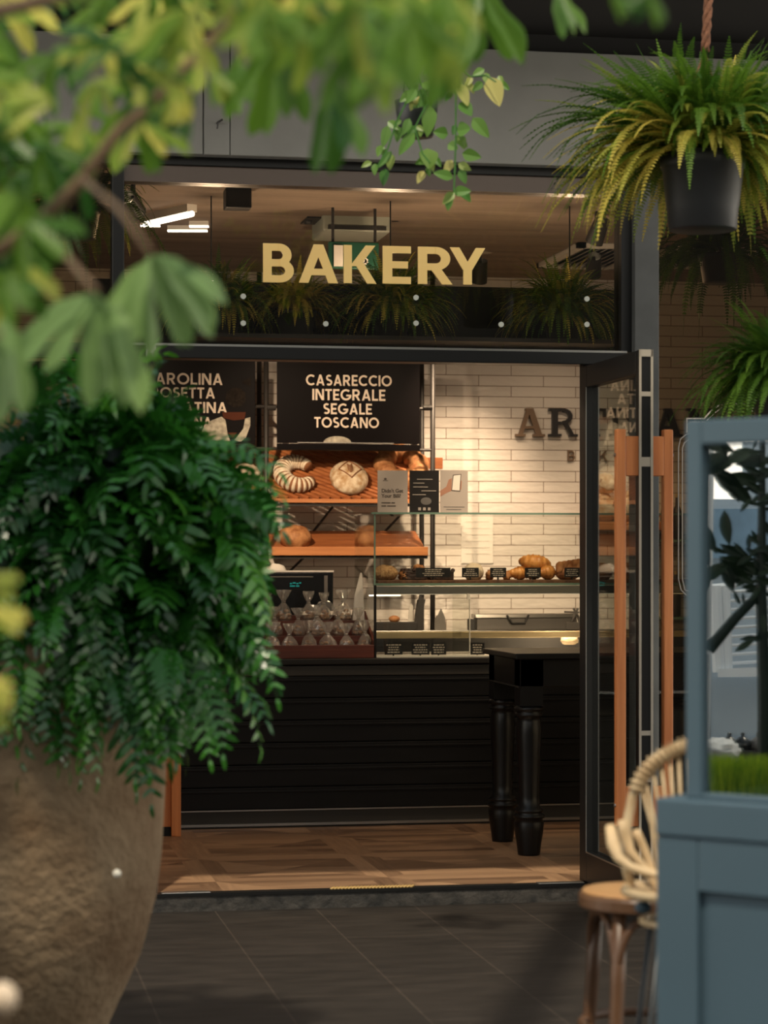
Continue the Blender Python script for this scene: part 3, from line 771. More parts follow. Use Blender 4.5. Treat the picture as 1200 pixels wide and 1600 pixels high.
# ================================================================ BACK WALL: LETTERING, PAPER
c = PV(960, 660, VW)
t = thing('wall_lettering', 'raised bronze and dark capitals on the white tiled wall', 'sign', c)
for ch, xa, xb, m_ in (('A', 805, 851, 'letter_bronze'), ('R', 857, 902, 'letter_dark'), ('T', 908, 946, 'letter_dark'), ('I', 952, 970, 'letter_dark'), ('S', 976, 1012, 'letter_dark'), ('A', 1022, 1066, 'letter_dark'), ('N', 1072, 1118, 'letter_dark')):
    q = MB(); word(q, ch, fn, UV_(xa, VW - .03), UV_(xb, VW - .03), ZV(xa, 682, VW - .03), ZV(xa, 638, VW - .03), VW - .045, VW - .012, glyphs=slab)
    q.build('letter', m_, t)
W = .13
for ch, xa, xb in zip('BAKERY', (887, 910, 936, 962, 986, 1010), (898, 924, 950, 973, 999, 1025)):
    q = MB(); word(q, ch, fn, UV_(xa, VW - .02), UV_(xb, VW - .02), ZV(xa, 720, VW - .02), ZV(xa, 704, VW - .02), VW - .025, VW - .008)
    q.build('letter', 'letter_bronze', t)
W = .17
t = thing('wall_notice', 'pale sheet of lined paper on the tiled wall behind the glass case', 'notice', PV(745, 842, VW))
MB().box(UV_(720, VW), UV_(770, VW), VW - .008, VW - .002, ZV(745, 880, VW), ZV(745, 806, VW)).build('sheet', 'paper_white', t)
q = MB()
for k in range(6): q.box(UV_(727, VW), UV_(764, VW), VW - .0095, VW - .0075, ZV(745, 815 + k * 10, VW) - .004, ZV(745, 815 + k * 10, VW) + .004)
q.build('print', 'bag_paper', t)

# ================================================================ COUNTER
UC0, UC1 = UV_(268, VC), UV_(1300, VC)
ZCT = ZV(500, 1029, VC)          # top of the counter
t = thing('counter', 'long black panelled shop counter below the glass case', 'counter', ((UC0 + UC1) / 2, VC + .35, 0))
MB().box(UC0, UC1, VC - .02, 3.2, ZCT - .035, ZCT).build('worktop', 'counter_top', t, bevel=.006)
zb_ = ZV(500, 1056, VC); zk = ZV(560, 1262, VC)
MB().box(UC0, UC1, VC + .0, 3.15, zb_, ZCT - .04).build('fascia', 'kick_steel', t, bevel=.004)
q = MB(); n = 6
for k in range(n):
    a = zk + (zb_ - zk) * k / n; b = zk + (zb_ - zk) * (k + 1) / n
    q.box(UC0, UC1, VC + .004, VC + .03, a + .004, b - .003); q.box(UC0, UC1, VC - .002, VC + .03, b - .03, b - .018)
q.box(UC0, UC1, VC + .03, 3.12, zk, zb_)
q.build('panelling', 'counter_black', t, bevel=.002)
MB().box(UC0, UC1, VC + .01, 3.1, .0, zk - .006).build('kick_board', 'kick_steel', t)
q = MB(); q.box(UC0, UC1, VC - .006, VC + .01, .012, .026); q.box(UC0, UC1, VC - .004, VC + .012, zk - .008, zk)
q.build('kick_trim', 'steel', t)

# wooden cabinet end by the left end of the counter, mostly behind the urn
a = PV(274, 1304, 2.12)
t = thing('wooden_cabinet', 'orange-stained wooden cabinet end between urn and black counter', 'cabinet', (a.x - .2, 2.3, 0))
MB().box(UV_(268, 2.1), UV_(283, 2.1), 2.1, 2.17, 0, ZV(275, 1090, 2.1)).build('post', 'handle_wood', t, bevel=.004)
MB().box(a.x - .42, UV_(268, 2.12), 2.13, 2.38, .05, ZV(275, 1095, 2.1)).build('panel', 'handle_wood', t, bevel=.003)
MB().box(a.x - .42, UV_(268, 2.12), 2.135, 2.38, 0, .05).build('plinth', 'black_metal', t)

# ================================================================ GLASS DISPLAY CASE
VG = VC + .04
uc0, uc1 = UV_(585, VG), UV_(1165, VG)
zt, zm0, zm1 = ZV(700, 801, VG), ZV(700, 928, VG), ZV(700, 914, VG)
t = thing('display_case', 'glass pastry case on the black counter, lit from inside', 'display case', (uc0 + .5, VG + .3, ZCT))
gl = MB(); gl.box(uc0, uc1, VG, VG + .008, ZCT, zt - .01).build('front_glass', 'glass_case', t)
MB().box(uc0, uc0 + .008, VG + .01, 3.12, ZCT, zt - .01).build('side_glass', 'glass_case', t)
MB().box(uc1 - .008, uc1, VG + .01, 3.12, ZCT, zt - .01).build('side_glass', 'glass_case', t)
MB().box(uc0 - .02, uc1, VG - .01, 3.12, zt - .009, zt).build('top_glass', 'glass_case', t)
q = MB(); q.box(uc0 - .02, uc1, VG - .013, VG - .010, zt - .010, zt + .001); q.box(uc0 - .003, uc0 + .006, VG - .004, VG + .004, ZCT, zt - .01)
q.box(uc0, uc1, VG + .03, VG + .034, zm1 - .002, zm1 + .010)
q.build('glass_edge', 'glass_edge', t)
MB().box(uc0 - .004, uc0 + .010, 2.44, 2.452, ZCT, zm1).build('corner_post', 'black_metal', t)
MB().box(uc0 + .012, uc1 - .012, VG + .035, 3.05, zm1 - .006, zm1 + .004).build('middle_shelf', 'glass_case', t)
MB().box(uc0 + .012, uc1 - .012, VG + .03, VG + .05, zm0, zm1 - .004).build('shelf_rail', 'steel', t, bevel=.004)
MB().box(uc0 + .02, uc1 - .02, VG + .052, VG + .066, zm0 - .004, zm0 + .006).build('light_strip', 'led_dim', t)
MB().box(UV_(572, VG + .06) + .02, UV_(626, VG + .06), VG + .06, VG + .075, zm0 - .012, zm0 - .005).build('light_strip', 'led_warm', t)
zl0, zl1 = ZV(700, 998, VG), ZV(700, 988, VG)
MB().box(uc0 + .012, uc1 - .012, VG + .10, VG + .115, zl0, zl1).build('lower_rail', 'brass', t, bevel=.003)
MB().box(uc0 + .012, uc1 - .012, VG + .012, 3.05, ZCT, ZCT + .008).build('base_tray', 'white_plastic', t)
ud = UV_(734, VG + .02)
MB().box(ud - .10, ud, VG + .02, VG + .026, ZCT + .012, zm0 - .002).build('divider', 'glass_case', t)
q = MB(); q.box(ud - .002, ud + .003, VG + .017, VG + .028, ZCT + .01, zm0); q.box(ud - .012, ud + .004, VG + .015, VG + .03, ZCT + .008, ZCT + .016)
q.box(ud - .015, ud + .001, VG + .015, VG + .03, zm0 - .03, zm0)
q.build('divider_edge', 'paper_white', t)
MB().box(uc0 + .03, uc1 - .03, VG + .30, VG + .308, ZCT + .02, zl1 - .004).build('rear_panel', 'duct_black', t)
# tray under the pastries
zs = zm1 + .005
t2 = MB().box(uc0 + .03, uc1 - .05, VG + .06, 2.98, zs, zs + .022).build('pastry_board', 'tray_cork', bevel=.004); tag(t2, 'long brown board under the pastries on the upper case shelf', 'tray')
ZP = zs + .0225

# pastries -------------------------------------------------------
VP = VG + .2
def croissant(name, c, L, R, yaw, label, tilt=0.0):
    m_ = MB(); pts = []; rad = []; n = 44
    for i in range(n + 1):
        s_ = i / n * 2 - 1; a_ = s_ * 1.25
        pts.append(Vector((sin(a_) * L / 1.9, (1 - cos(a_)) * L * .55, 0)))
        base = R * (1 - abs(s_) ** 1.7 * .78)
        ridge = ((i / n * 9) % 1.0); rad.append(base * (.86 + .2 * (1 - ridge if s_ > 0 else ridge)))
    rot = Matrix.Rotation(yaw, 3, 'Z') @ Matrix.Rotation(tilt, 3, 'Y')
    m_.tube([Vector(c) + rot @ p for p in pts], rad, 14)
    return tag(m_.build(name, 'croissant', smooth=True), label, 'croissant', None)
def at(x, z_off=0, V=VP): p = PV(x, 890, V); return Vector((p.x, V, ZP + z_off))
croissant('croissant', at(812, .038), .12, .040, .5, 'small golden croissant left of the tag at the croissant pile')
croissant('croissant', at(836, .098, VP + .05), .17, .052, -.2, 'golden croissant on top of the croissant pile', .12)
croissant('croissant', at(856, .043), .13, .045, 1.1, 'golden croissant at the right front of the croissant pile')
croissant('croissant', at(832, .043, VP + .13), .14, .045, .1, 'golden croissant at the back of the croissant pile')
def piece(name, m_, c, rx, ry, rz, label, cat, rough=.12, sc=9, mats=None, seed=0):
    b = MB().blob((c[0], c[1], c[2] + rz * .8), rx, ry, rz, 22, 14, rough, sc, flat=-rz * .8, seed=seed)
    return tag(b.build(name, m_, smooth=True), label, cat)
piece('seeded_roll', 'crust_seed', at(602), .075, .06, .048, 'round brown seeded roll at the left end of the glass case', 'bread roll', .16, 7, seed=3)
piece('nut_slice', 'crust_brown', at(633), .038, .05, .032, 'nut-topped slice beside the seeded roll in the case', 'cake', .5, 12, seed=5)
piece('nut_slice', 'crust_brown', at(654, .01, VP + .03), .036, .05, .042, 'nut-topped slice behind the dark chocolate cake', 'cake', .5, 12, seed=6)
for x, sd_, ln in ((646, 1, 'left'), (688, 2, 'right')):
    c = at(x); m_ = MB(); hw = .07
    m_.box(c.x - hw, c.x + hw, c.y - .05, c.y + .05, ZP, ZP + .052)
    for k in range(16):
        m_.blob((c.x + random.uniform(-hw, hw), c.y + random.uniform(-.045, .045), ZP + .055), .014, .014, .012, 8, 6)
    tag(m_.build('chocolate_cake', 'chocolate', bevel=.006), 'dark chocolate cake block with lumpy top, %s' % ('under the wooden bread shelf end' if sd_ == 1 else 'just right of the black rack post'), 'cake')
piece('sugar_bun', 'crust_flour', at(740, 0, VP + .05), .060, .055, .055, 'pale round bun behind the black tag below the wall notice', 'bun', .05, 6, seed=9)
c = at(740, 0, VP + .05)
piece('nut_cluster', 'crust_brown', at(765), .022, .04, .03, 'small nutty pastry just right of the pale round bun', 'pastry', .5, 12, seed=12)
piece('nut_cluster', 'crust_brown', at(792), .022, .04, .028, 'small nutty pastry just left of the small croissant', 'pastry', .5, 12, seed=13)
m_ = MB(); c = at(886, .05)
for k in range(5):
    a_ = k * 1.25; m_.tube([c + Vector((-.055 + .028 * k, -.03 + .012 * (k % 2), -.012)), c + Vector((-.04 + .028 * k, .0, .028 + .004 * k)), c + Vector((-.02 + .028 * k, .035, -.005))], [.018, .030, .018], 10)
m_.blob((c.x, c.y, c.z - .015), .075, .05, .038, 18, 10, .15, 8)
tag(m_.build('twisted_pastry', 'crust_brown', smooth=True), 'dark brown twisted pastry at the right end of the case beside the door', 'pastry')
piece('cream_pastry', 'pastry_cream', Vector((UV_(890, VG + .2), VG + .2, ZCT + .06)), .05, .05, .035, 'pale cream pastry on the lower level of the case beside the door', 'pastry', .2, 8, seed=20)
# price tags
def price_tag(xa, xb, ya, yb, V, label, zbase, grp):
    c = PV((xa + xb) / 2, (ya + yb) / 2, V); z0, z1 = ZV(xa, yb, V), ZV(xa, ya, V); u0, u1 = UV_(xa, V), UV_(xb, V)
    t = thing('price_tag', label, 'price tag', (c.x, V, zbase), grp)
    MB().box(u0, u1, V, V + .003, z0, z1).build('card', 'tag_black', t)
    q = MB(); h = z1 - z0
    for k in range(4):
        ww = (u1 - u0) * random.uniform(.45, .85); zz = z1 - h * (.2 + .2 * k); x_ = u0 + (u1 - u0) * .5 - ww / 2; e = x_ + ww
        while x_ < e:
            l = random.uniform(.006, .02); q.box(x_, min(e, x_ + l), V - .001, V, zz - h * .045, zz + h * .045); x_ += l + .004
    q.build('chalk_writing', 'tag_chalk', t)
    MB().box(c.x - .004, c.x + .004, V + .003, V + .012, zbase, z0 + h * .4).build('stand', 'tag_black', t)
for xa, xb, lb in ((722, 748, 'black price tag in front of the pale round bun'), (766, 791, 'black price tag between the bun and the croissants'), (820, 845, 'black price tag in front of the croissant pile'), (882, 906, 'black price tag in front of the twisted pastry'),
                   (650, 704, 'wide black price tag in front of the chocolate cakes')):
    price_tag(xa, xb, 887, 902, VG + .085, lb, ZP, 'price tags on the upper shelf of the case')
for xa, xb, lb in ((601, 629, 'black price tag at the left end of the lower case level'), (643, 671, 'black price tag with bold writing, second on the lower case level'), (674, 697, 'black price tag beside the clear divider on the lower case level'), (735, 757, 'black price tag right of the clear divider, beside the black table')):
    price_tag(xa, xb, 1004, 1023, VG + .06, lb, ZCT + .008, 'price tags on the lower level of the case')

# ================================================================ CARDS ON TOP OF THE CASE
VCARD = VG + .06
def card(xa, xb, m_, label):
    u0, u1 = UV_(xa, VCARD), UV_(xb, VCARD); z1 = ZV(xa, 735, VCARD)
    t = thing('card', label, 'card', ((u0 + u1) / 2, VCARD, zt), 'printed cards on top of the glass case')
    MB().box(u0, u1, VCARD, VCARD + .004, zt + .0005, z1).build('sheet', m_, t)
    MB().box(u0 + .02, u1 - .02, VCARD + .004, VCARD + .05, zt + .0005, zt + .004).build('foot', 'glass_case', t)
    return t, u0, u1, z1
t, u0, u1, z1 = card(590, 637, 'card_grey', 'grey card with serif writing, leftmost on the glass case')
small_text('lettering', "Didn't Get\nYour Bill?", .029, 'card_ink', t, (u0 + .022, VCARD - .0012, z1 - .125), bold=.0006)
q = MB()
for k, (a_, b_) in enumerate(((.022, .075), (.080, .10), (.022, .05), (.055, .105))): q.box(u0 + a_, u0 + b_, VCARD - .001, VCARD, z1 - .188 - .018 * (k // 2), z1 - .181 - .018 * (k // 2))
q.build('small_print', 'card_ink', t)
q = MB(); q.tube([(u0 + .03, VCARD - .001, z1 - .058), (u0 + .06, VCARD - .001, z1 - .058)], .0015, 6); q.blob((u0 + .045, VCARD - .001, z1 - .048), .008, .001, .006, 10, 6); q.build('emblem', 'card_ink', t)
t, u0, u1, z1 = card(640, 686, 'card_black', 'black card with grey print, between the two grey cards')
q = MB()
for k, (a, b) in enumerate(((.25, .78), (.12, .5), (.12, .62), (.4, .9), (.1, .55))):
    q.box(u0 + (u1 - u0) * a, u0 + (u1 - u0) * b, VCARD - .001, VCARD, z1 - .052 - k * .022, z1 - .048 - k * .022)
q.build('lettering', 'card_grey', t)
q = MB(); uc = (u0 + u1) / 2
q.blob((uc + .01, VCARD - .0005, z1 - .175), .032, .001, .022, 14, 6); 
q.build('printed_picture', 'card_grey_print', t)
q = MB()
for k in (-1, 0, 1): q.box(uc + k * .028 - .008, uc + k * .028 + .008, VCARD - .001, VCARD, zt + .014, zt + .03)
q.build('icons', 'card_grey', t)
t, u0, u1, z1 = card(688, 731, 'card_grey', 'grey card picturing a hand with a phone, rightmost on the glass case')
L_ = lambda a, b: (u0 + (u1 - u0) * a, z1 - (z1 - zt) * b)
q = MB(); q.prism([L_(*p) for p in ((.46, .10), (.76, .08), (.72, .50), (.40, .48))], fn, VCARD - .0012, VCARD); q.build('phone_picture', 'card_ink', t)
q = MB(); q.prism([L_(*p) for p in ((.48, .12), (.73, .10), (.695, .475), (.425, .46))], fn, VCARD - .0018, VCARD - .0012); q.build('phone_screen', 'paper_white', t)
q = MB(); q.prism([L_(*p) for p in ((0, .48), (.22, .38), (.30, .22), (.42, .18), (.40, .48), (.2, .54), (0, .62))], fn, VCARD - .0010, VCARD)
q.prism([L_(*p) for p in ((.74, .24), (.78, .24), (.76, .44), (.71, .46))], fn, VCARD - .0012, VCARD)
q.build('hand_picture', 'skin', t)
q = MB()
for k in range(2): q.box(*[L_(.12 + .1 * k, 0)[0], L_(.88 - .12 * k, 0)[0]], VCARD - .001, VCARD, L_(0, .86 + .06 * k)[1] - .002, L_(0, .86 + .06 * k)[1] + .002)
q.build('lettering', 'card_grey_print', t)

# ================================================================ STEPPED RACK WITH BAGS OF BISCUITS
ur0, ur1 = UV_(352, VC + .04), UV_(586, VC + .04)
t = thing('stepped_rack', 'dark red-brown stepped wooden rack on the counter left of the glass case', 'rack', ((ur0 + ur1) / 2, VC + .2, ZCT))
STEP = []
zf = ZV(500, 1008, VC + .04)
MB().box(ur0, ur1, VC + .03, VC + .045, ZCT, zf).build('front_board', 'rack_wood', t, bevel=.003)
for k in range(3):
    v0 = VC + .045 + k * .13; z = ZCT + .035 + k * .085
    MB().box(ur0 + .012, ur1 - .012, v0, v0 + .125, z - .012, z).build('shelf', 'rack_wood', t, bevel=.002)
    MB().box(ur0 + .012, ur1 - .012, v0 + .125, v0 + .135, ZCT, z + .085 if k < 2 else z + .03).build('riser', 'rack_wood', t, bevel=.002)
    STEP.append((v0 + .06, z))
for uu in (ur0, ur1 - .012):
    q = MB(); q.prism([(VC + .045, ZCT), (VC + .46, ZCT), (VC + .46, ZCT + .26), (VC + .36, ZCT + .26), (VC + .045, zf + .02)], lambda a, b, x: (x, a, b), uu, uu + .012)
    q.build('side_panel', 'rack_wood', t)
def bag(c, label, s=1.0, seed=0):
    rnd = random.Random(seed); t = thing('biscuit_bag', label, 'bag', c, 'cellophane bags of biscuits on the stepped rack', rotz=0)
    q = MB(); q_loc = []
    for k in range(9):
        q.blob((rnd.uniform(-.03, .03) * s, rnd.uniform(-.02, .02) * s, (.012 + .042 * rnd.random()) * s), .016 * s, .016 * s, .010 * s, 8, 6, .2, 20, seed=k)
    q.build('biscuits', 'biscuit', t, smooth=True, local=True)
    w_ = MB(); n = 18; vs = []; prof = ((.040, .0), (.050, .012), (.052, .035), (.044, .06), (.026, .082), (.010, .098), (.009, .106), (.018, .122), (.034, .152), (.04, .168))
    for i, (r, z) in enumerate(prof):
        for j in range(n):
            a = 2 * pi * j / n; k = 1 + (.10 if i < 5 else .34) * sin(a * (5 if i < 5 else 4) + i * .5 + seed)
            vs.append((r * k * cos(a) * s, r * k * sin(a) * .8 * s, z * s))
    fs = [(i * n + j, i * n + (j + 1) % n, (i + 1) * n + (j + 1) % n, (i + 1) * n + j) for i in range(len(prof) - 1) for j in range(n)]
    w_.add(vs, fs); w_.build('wrapper', 'cellophane', t, smooth=False, local=True)
    q = MB(); q.tube([(.010 * s * cos(a), .010 * s * sin(a), .102 * s) for a in [2 * pi * i / 10 for i in range(10)]], .0025 * s, 5, closed=True); q.build('tie', 'steel', t, local=True)
    return t
rows = [[402, 425, 452, 482, 512, 541, 570], [428, 466, 495, 528, 560], [415, 443, 482, 506, 536]]
rn = ['front row', 'middle row', 'top row']
protos = {}
ords = ['first', 'second', 'third', 'fourth', 'fifth', 'sixth', 'seventh']
for k, xs in enumerate(rows):
    for i, x in enumerate(xs):
        v, z = STEP[k]; p = (UV_(x, v), v, z + .001)
        lb = 'clear biscuit bag, %s from the glass case, %s of the rack' % (ords[len(xs) - 1 - i], rn[k])
        if i < 3 and k == 0: protos[i] = bag(p, lb, (1.05, 1.0, .95)[i], seed=i * 3 + 1)
        else: dup(protos[(i + k) % 3], p, lb, rotz=random.uniform(0, 6))
# round clear lid standing at the back
c = PV(509, 948, STEP[2][0] + .01)
t = thing('clear_tub', 'round clear plastic tub standing among the biscuit bags', 'tub', (c.x, STEP[2][0], STEP[2][1]))
# (resting on the top step, turned towards the street)
q = MB(); ring = [Vector((c.x + .055 * cos(a), STEP[2][0] + .03, STEP[2][1] + .058 + .055 * sin(a))) for a in [2 * pi * i / 24 for i in range(24)]]
q.tube(ring, .003, 6, closed=True); q.tube([r_ + Vector((0, .03, 0)) for r_ in ring], .002, 6, closed=True)
q.build('rim', 'cellophane', t)
q = MB(); q.tube([(c.x, STEP[2][0] + .03, STEP[2][1] + .058), (c.x, STEP[2][0] + .034, STEP[2][1] + .058)], .054, 24); q.build('disc', 'cellophane', t)
q = MB(); q.tube([(c.x, STEP[2][0] + .026, STEP[2][1] + .055), (c.x, STEP[2][0] + .029, STEP[2][1] + .055)], .022, 18); q.build('sticker', 'grey_plastic', t)
# paper cone bag
c = PV(562, 950, VC + .33)
q = MB(); zc = STEP[2][1]; u0, u1 = UV_(553, VC + .30), UV_(571, VC + .30); zt_ = ZV(560, 895, VC + .30)
q.add([(u0, VC + .34, zc), (u1, VC + .32, zc), (u1, VC + .38, zc), (u0, VC + .40, zc), (u0 + .045, VC + .345, zt_), (u0 + .055, VC + .345, zt_), (u1 - .006, VC + .36, zc + .1), (u0 + .012, VC + .345, zc + .15)],
      [(0, 1, 2, 3), (0, 1, 6, 5, 4, 7), (1, 2, 6), (2, 3, 4, 5, 6), (3, 0, 7, 4)])
tag(q.build('paper_bag', 'bag_paper'), 'pointed grey-white paper bag standing behind the biscuit bags', 'paper bag')
# till screen
vt = VC + .56; u0, u1 = UV_(396, vt), UV_(521, vt); z0, z1 = ZV(460, 955, vt), ZV(460, 894, vt)
t = thing('till_screen', 'black till screen with green figures behind the stepped rack', 'screen', ((u0 + u1) / 2, vt, ZCT))
MB().box(u0, u1, vt, vt + .03, z0, z1).build('housing', 'screen_black', t, bevel=.006)
MB().box(u0 - .002, u1 + .002, vt - .004, vt + .035, z1 + .0, z1 + .010).build('top_edge', 'paper_white', t)
MB().box(u0 + .1, u1 - .12, vt - .003, vt, z1 - .030, z1 - .024).build('trim', 'grey_plastic', t)
MB().box(u1 - .055, u1 - .035, vt - .004, vt, z0 + .05, z1 - .02).build('card_slot', 'grey_plastic', t)
q = MB(); uf, zf_ = UV_(453, vt), ZV(460, 913, vt)
for a_, b_, c_ in ((0, .012, 0), (.016, .034, .004), (.038, .05, 0), (.054, .066, .004), (0, .03, -.014), (.036, .055, -.014)): q.box(uf + a_, uf + b_, vt - .003, vt - .0005, zf_ + c_, zf_ + c_ + .008)
q.build('figures', 'screen_text', t)
MB().box((u0 + u1) / 2 - .05, (u0 + u1) / 2 + .05, vt + .03, vt + .08, ZCT, z0 + .1).build('stand', 'screen_black', t)
# white bread bags behind the till
for x, rx, lb in ((432, .045, 'round white parcel behind the till screen, right one'), (412, .04, 'white wrapped parcel behind the till screen, by the fern')):
    v = vt + .14; zz = ZV(430, 900, v)
    b = MB().blob((UV_(x, v), v, zz), rx * 1.5, .05, .07, 16, 10, .2, 5, seed=x)
    t = thing('white_parcel', lb, 'parcel', (UV_(x, v), v, ZCT)); b.build('wrapping', 'paper_white', t, smooth=True)
    MB().box(UV_(x, v) - .05, UV_(x, v) + .05, v - .04, v + .04, ZCT, zz - .03).build('box', 'grey_plastic', t)

# ================================================================ BREAD RACK ON THE BACK WALL
VF, VB = 3.86, 4.26
t = thing('bread_rack', 'black pipe bread rack with wooden shelves against the tiled wall', 'rack', (UV_(540, 4.05), 4.05, 0))
for x, v in ((416, VF), (676, VF), (405, VB), (659, VB), (240, VF), (236, VB)):
    MB().tube([(UV_(x, v), v, 0), (UV_(x, v), v, ZCEIL - .02)], .016, 10).build('post', 'rack_black', t, smooth=True)
for x0, x1 in ((240, 416), (416, 676)):
    for y in (637, 702):
        MB().tube([(UV_(x0, VF), VF, ZV(540, y, VF)), (UV_(x1, VF), VF, ZV(540, y, VF))], .010, 8).build('rail', 'rack_black', t)
MB().tube([(UV_(416, VF), VF, ZV(416, 637, VF)), (UV_(405, VB), VB, ZV(405, 634, VB))], .012, 8).build('rail', 'rack_black', t)
for x in (424, 668, 392, 668):
    MB().tube([PV(x - 7, 637, VF - .005), PV(x + 7, 637, VF - .005)], .018, 10).build('clamp', 'rack_black', t)
for (xa, ya), (xb, yb) in (((478, 845), (520, 792)), ((588, 845), (630, 800)), ((440, 905), (478, 868))):
    MB().tube([PV(xa, ya, VB), PV(xb, yb, VB)], .008, 8).build('brace', 'rack_black', t)
def slope_shelf(xa, xb, yf, yb_, lip, cor, nm):
    u0, u1 = UV_(xa, VF), UV_(xb, VF); zf_, zb2 = ZV(540, yf, VF), ZV(540, yb_, VB)
    ang = math.atan2(zb2 - zf_, VB - VF); L = sqrt((zb2 - zf_) ** 2 + (VB - VF) ** 2)
    ax = Vector((0, cos(ang), sin(ang))); nz = Vector((0, -sin(ang), cos(ang)))
    o = Vector((0, VF, zf_))
    s_ = MB()
    if cor:
        for k_ in (.03, .5, .97): s_.obox(o + Vector(((u0 + u1) / 2, 0, 0)) + ax * L * k_ - nz * .010, (1, 0, 0), ax, nz, (u1 - u0) / 2, .016, .009)
    else: s_.obox(o + Vector(((u0 + u1) / 2, 0, 0)) + ax * L / 2 - nz * .012, (1, 0, 0), ax, nz, (u1 - u0) / 2, L / 2, .010)
    so_ = s_.build(nm, 'batten_gap' if cor else 'shelf_wood', t)
    if cor:
        r_ = MB(); n = 15; dirv = (Vector((.80, 0, 0)) + ax * -.50).normalized()
        for k in range(-14, n):
            st = Vector((u0 + (u1 - u0) * k / n * 1.0, 0, 0)) + o + ax * L
            # a slanting batten cut at the shelf edges
            a_, b_ = 0.0, 2.0
            p0, p1 = None, None
            for i in range(101):
                p = st + dirv * (i / 100 * 1.1)
                if u0 <= p.x <= u1 and (p - o).dot(ax) >= .0 and (p - o).dot(ax) <= L + 1e-6:
                    if p0 is None: p0 = p.copy()
                    p1 = p.copy()
            if p0 is not None and (p1 - p0).length > .03: r_.bar(p0 + nz * .009, p1 + nz * .009, .020, .022, nz)
        r_.build('batten', 'shelf_wood', so_, bevel=.003)['kind'] = 'stuff'
    MB().box(u0, u1, VF - .022, VF, zf_ - .02, zf_ + lip).build('lip', 'lip_wood', so_, bevel=.003)
    MB().box(u0, u1, VF + .0, VF + .03, zf_ - .04, zf_ - .022).build('support', 'rack_black', so_)
    return u0, u1, o, ax, nz, L
A1 = slope_shelf(424, 668, 781, 703, .006, True, 'shelf')
A2 = slope_shelf(424, 668, 863, 829, .035, False, 'shelf')
A3 = slope_shelf(244, 410, 781, 703, .006, True, 'shelf')
A4 = slope_shelf(244, 410, 863, 829, .035, False, 'shelf')
MB().box(UV_(660, VB), UV_(691, VB), VB - .02, VB + .01, ZV(680, 733, VB), ZV(680, 715, VB)).build('back_board', 'shelf_wood', t, bevel=.003)
def on_shelf(S, x, k):    # point on a sloping shelf at picture column x, fraction k from front to back
    u0, u1, o, ax, nz, L = S; p = o + ax * (L * k); return Vector((UV_(x, p.y), p.y, p.z)), ax, nz
# crescent loaf
def ringloaf(c, ax, nz, R, r, a0, a1, n, taper):
    pts, rad = [], []
    for i in range(n + 1):
        a = radians(a0 + (a1 - a0) * i / n); s_ = abs(i / n * 2 - 1)
        pts.append(c + Vector((1, 0, 0)) * (R * cos(a)) + ax * (R * 1.22 * sin(a)))
        rad.append(r * (1 - taper * s_ ** 2.2))
    return pts, rad
c, ax, nz = on_shelf(A1, 463, .36)
t = thing('crescent_loaf', 'floury striped crescent loaf on the upper bread shelf', 'bread', c)
pts, rad = ringloaf(c + nz * .062, ax, nz, .098, .054, 34, 326, 60, .38)
MB().tube(pts, [r * .95 for r in rad], 16).build('crust', 'crust_gap', t, smooth=True)
q = MB()
for k in range(20):
    i0 = int(1 + k * 58 / 20); i1 = i0 + 2
    q.tube([pts[i0].lerp(pts[i0 + 1], .1), pts[i0 + 1], pts[i1].lerp(pts[min(i1 + 1, 60)], .1)], [rad[i0] * .97, rad[i0 + 1] * 1.05, rad[i1] * .97], 16)
q.build('flour_stripe', 'crust_flour', t, smooth=True)
# round scored loaf
c, ax, nz = on_shelf(A1, 544, .29)
t = thing('round_loaf', 'round floury loaf scored with a leaf in a diamond, upper bread shelf', 'bread', c)
b = MB(); tmp = MB().blob((0, 0, 0), .122, .145, .075, 28, 16, .05, 5, seed=4)
R3 = Matrix(((1, ax.x * 0, nz.x), (0, ax.y, nz.y), (0, ax.z, nz.z)))
b.add([c + nz * .058 + R3 @ Vector(p) for p in tmp.v], tmp.f); b.build('crust', 'crust_dusted', t, smooth=True)
q = MB(); sc_ = MB()
def on_loaf(x, y): return c + nz * (.058 + .0785 * sqrt(max(0, 1 - (x * x / .122 ** 2 + y * y / .145 ** 2)))) + R3 @ Vector((x, y, 0))
dq = [(0, .092), (.072, .006), (0, -.080), (-.072, .006)]
for i in range(4):
    a_, b_ = dq[i], dq[(i + 1) % 4]; q.tube([on_loaf(a_[0] + (b_[0] - a_[0]) * k / 6, a_[1] + (b_[1] - a_[1]) * k / 6) for k in range(7)], .004, 6)
q.tube([on_loaf(-.004 + k * .002, -.04 + k * .0125) for k in range(8)], .0026, 6)
for k in range(5):
    for s_ in (-1, 1): q.tube([on_loaf(0, -.035 + k * .016), on_loaf(s_ * .016, -.018 + k * .016), on_loaf(s_ * .014, -.012 + k * .016)], .0028, 6)
q.build('scoring', 'crust_gap', t)
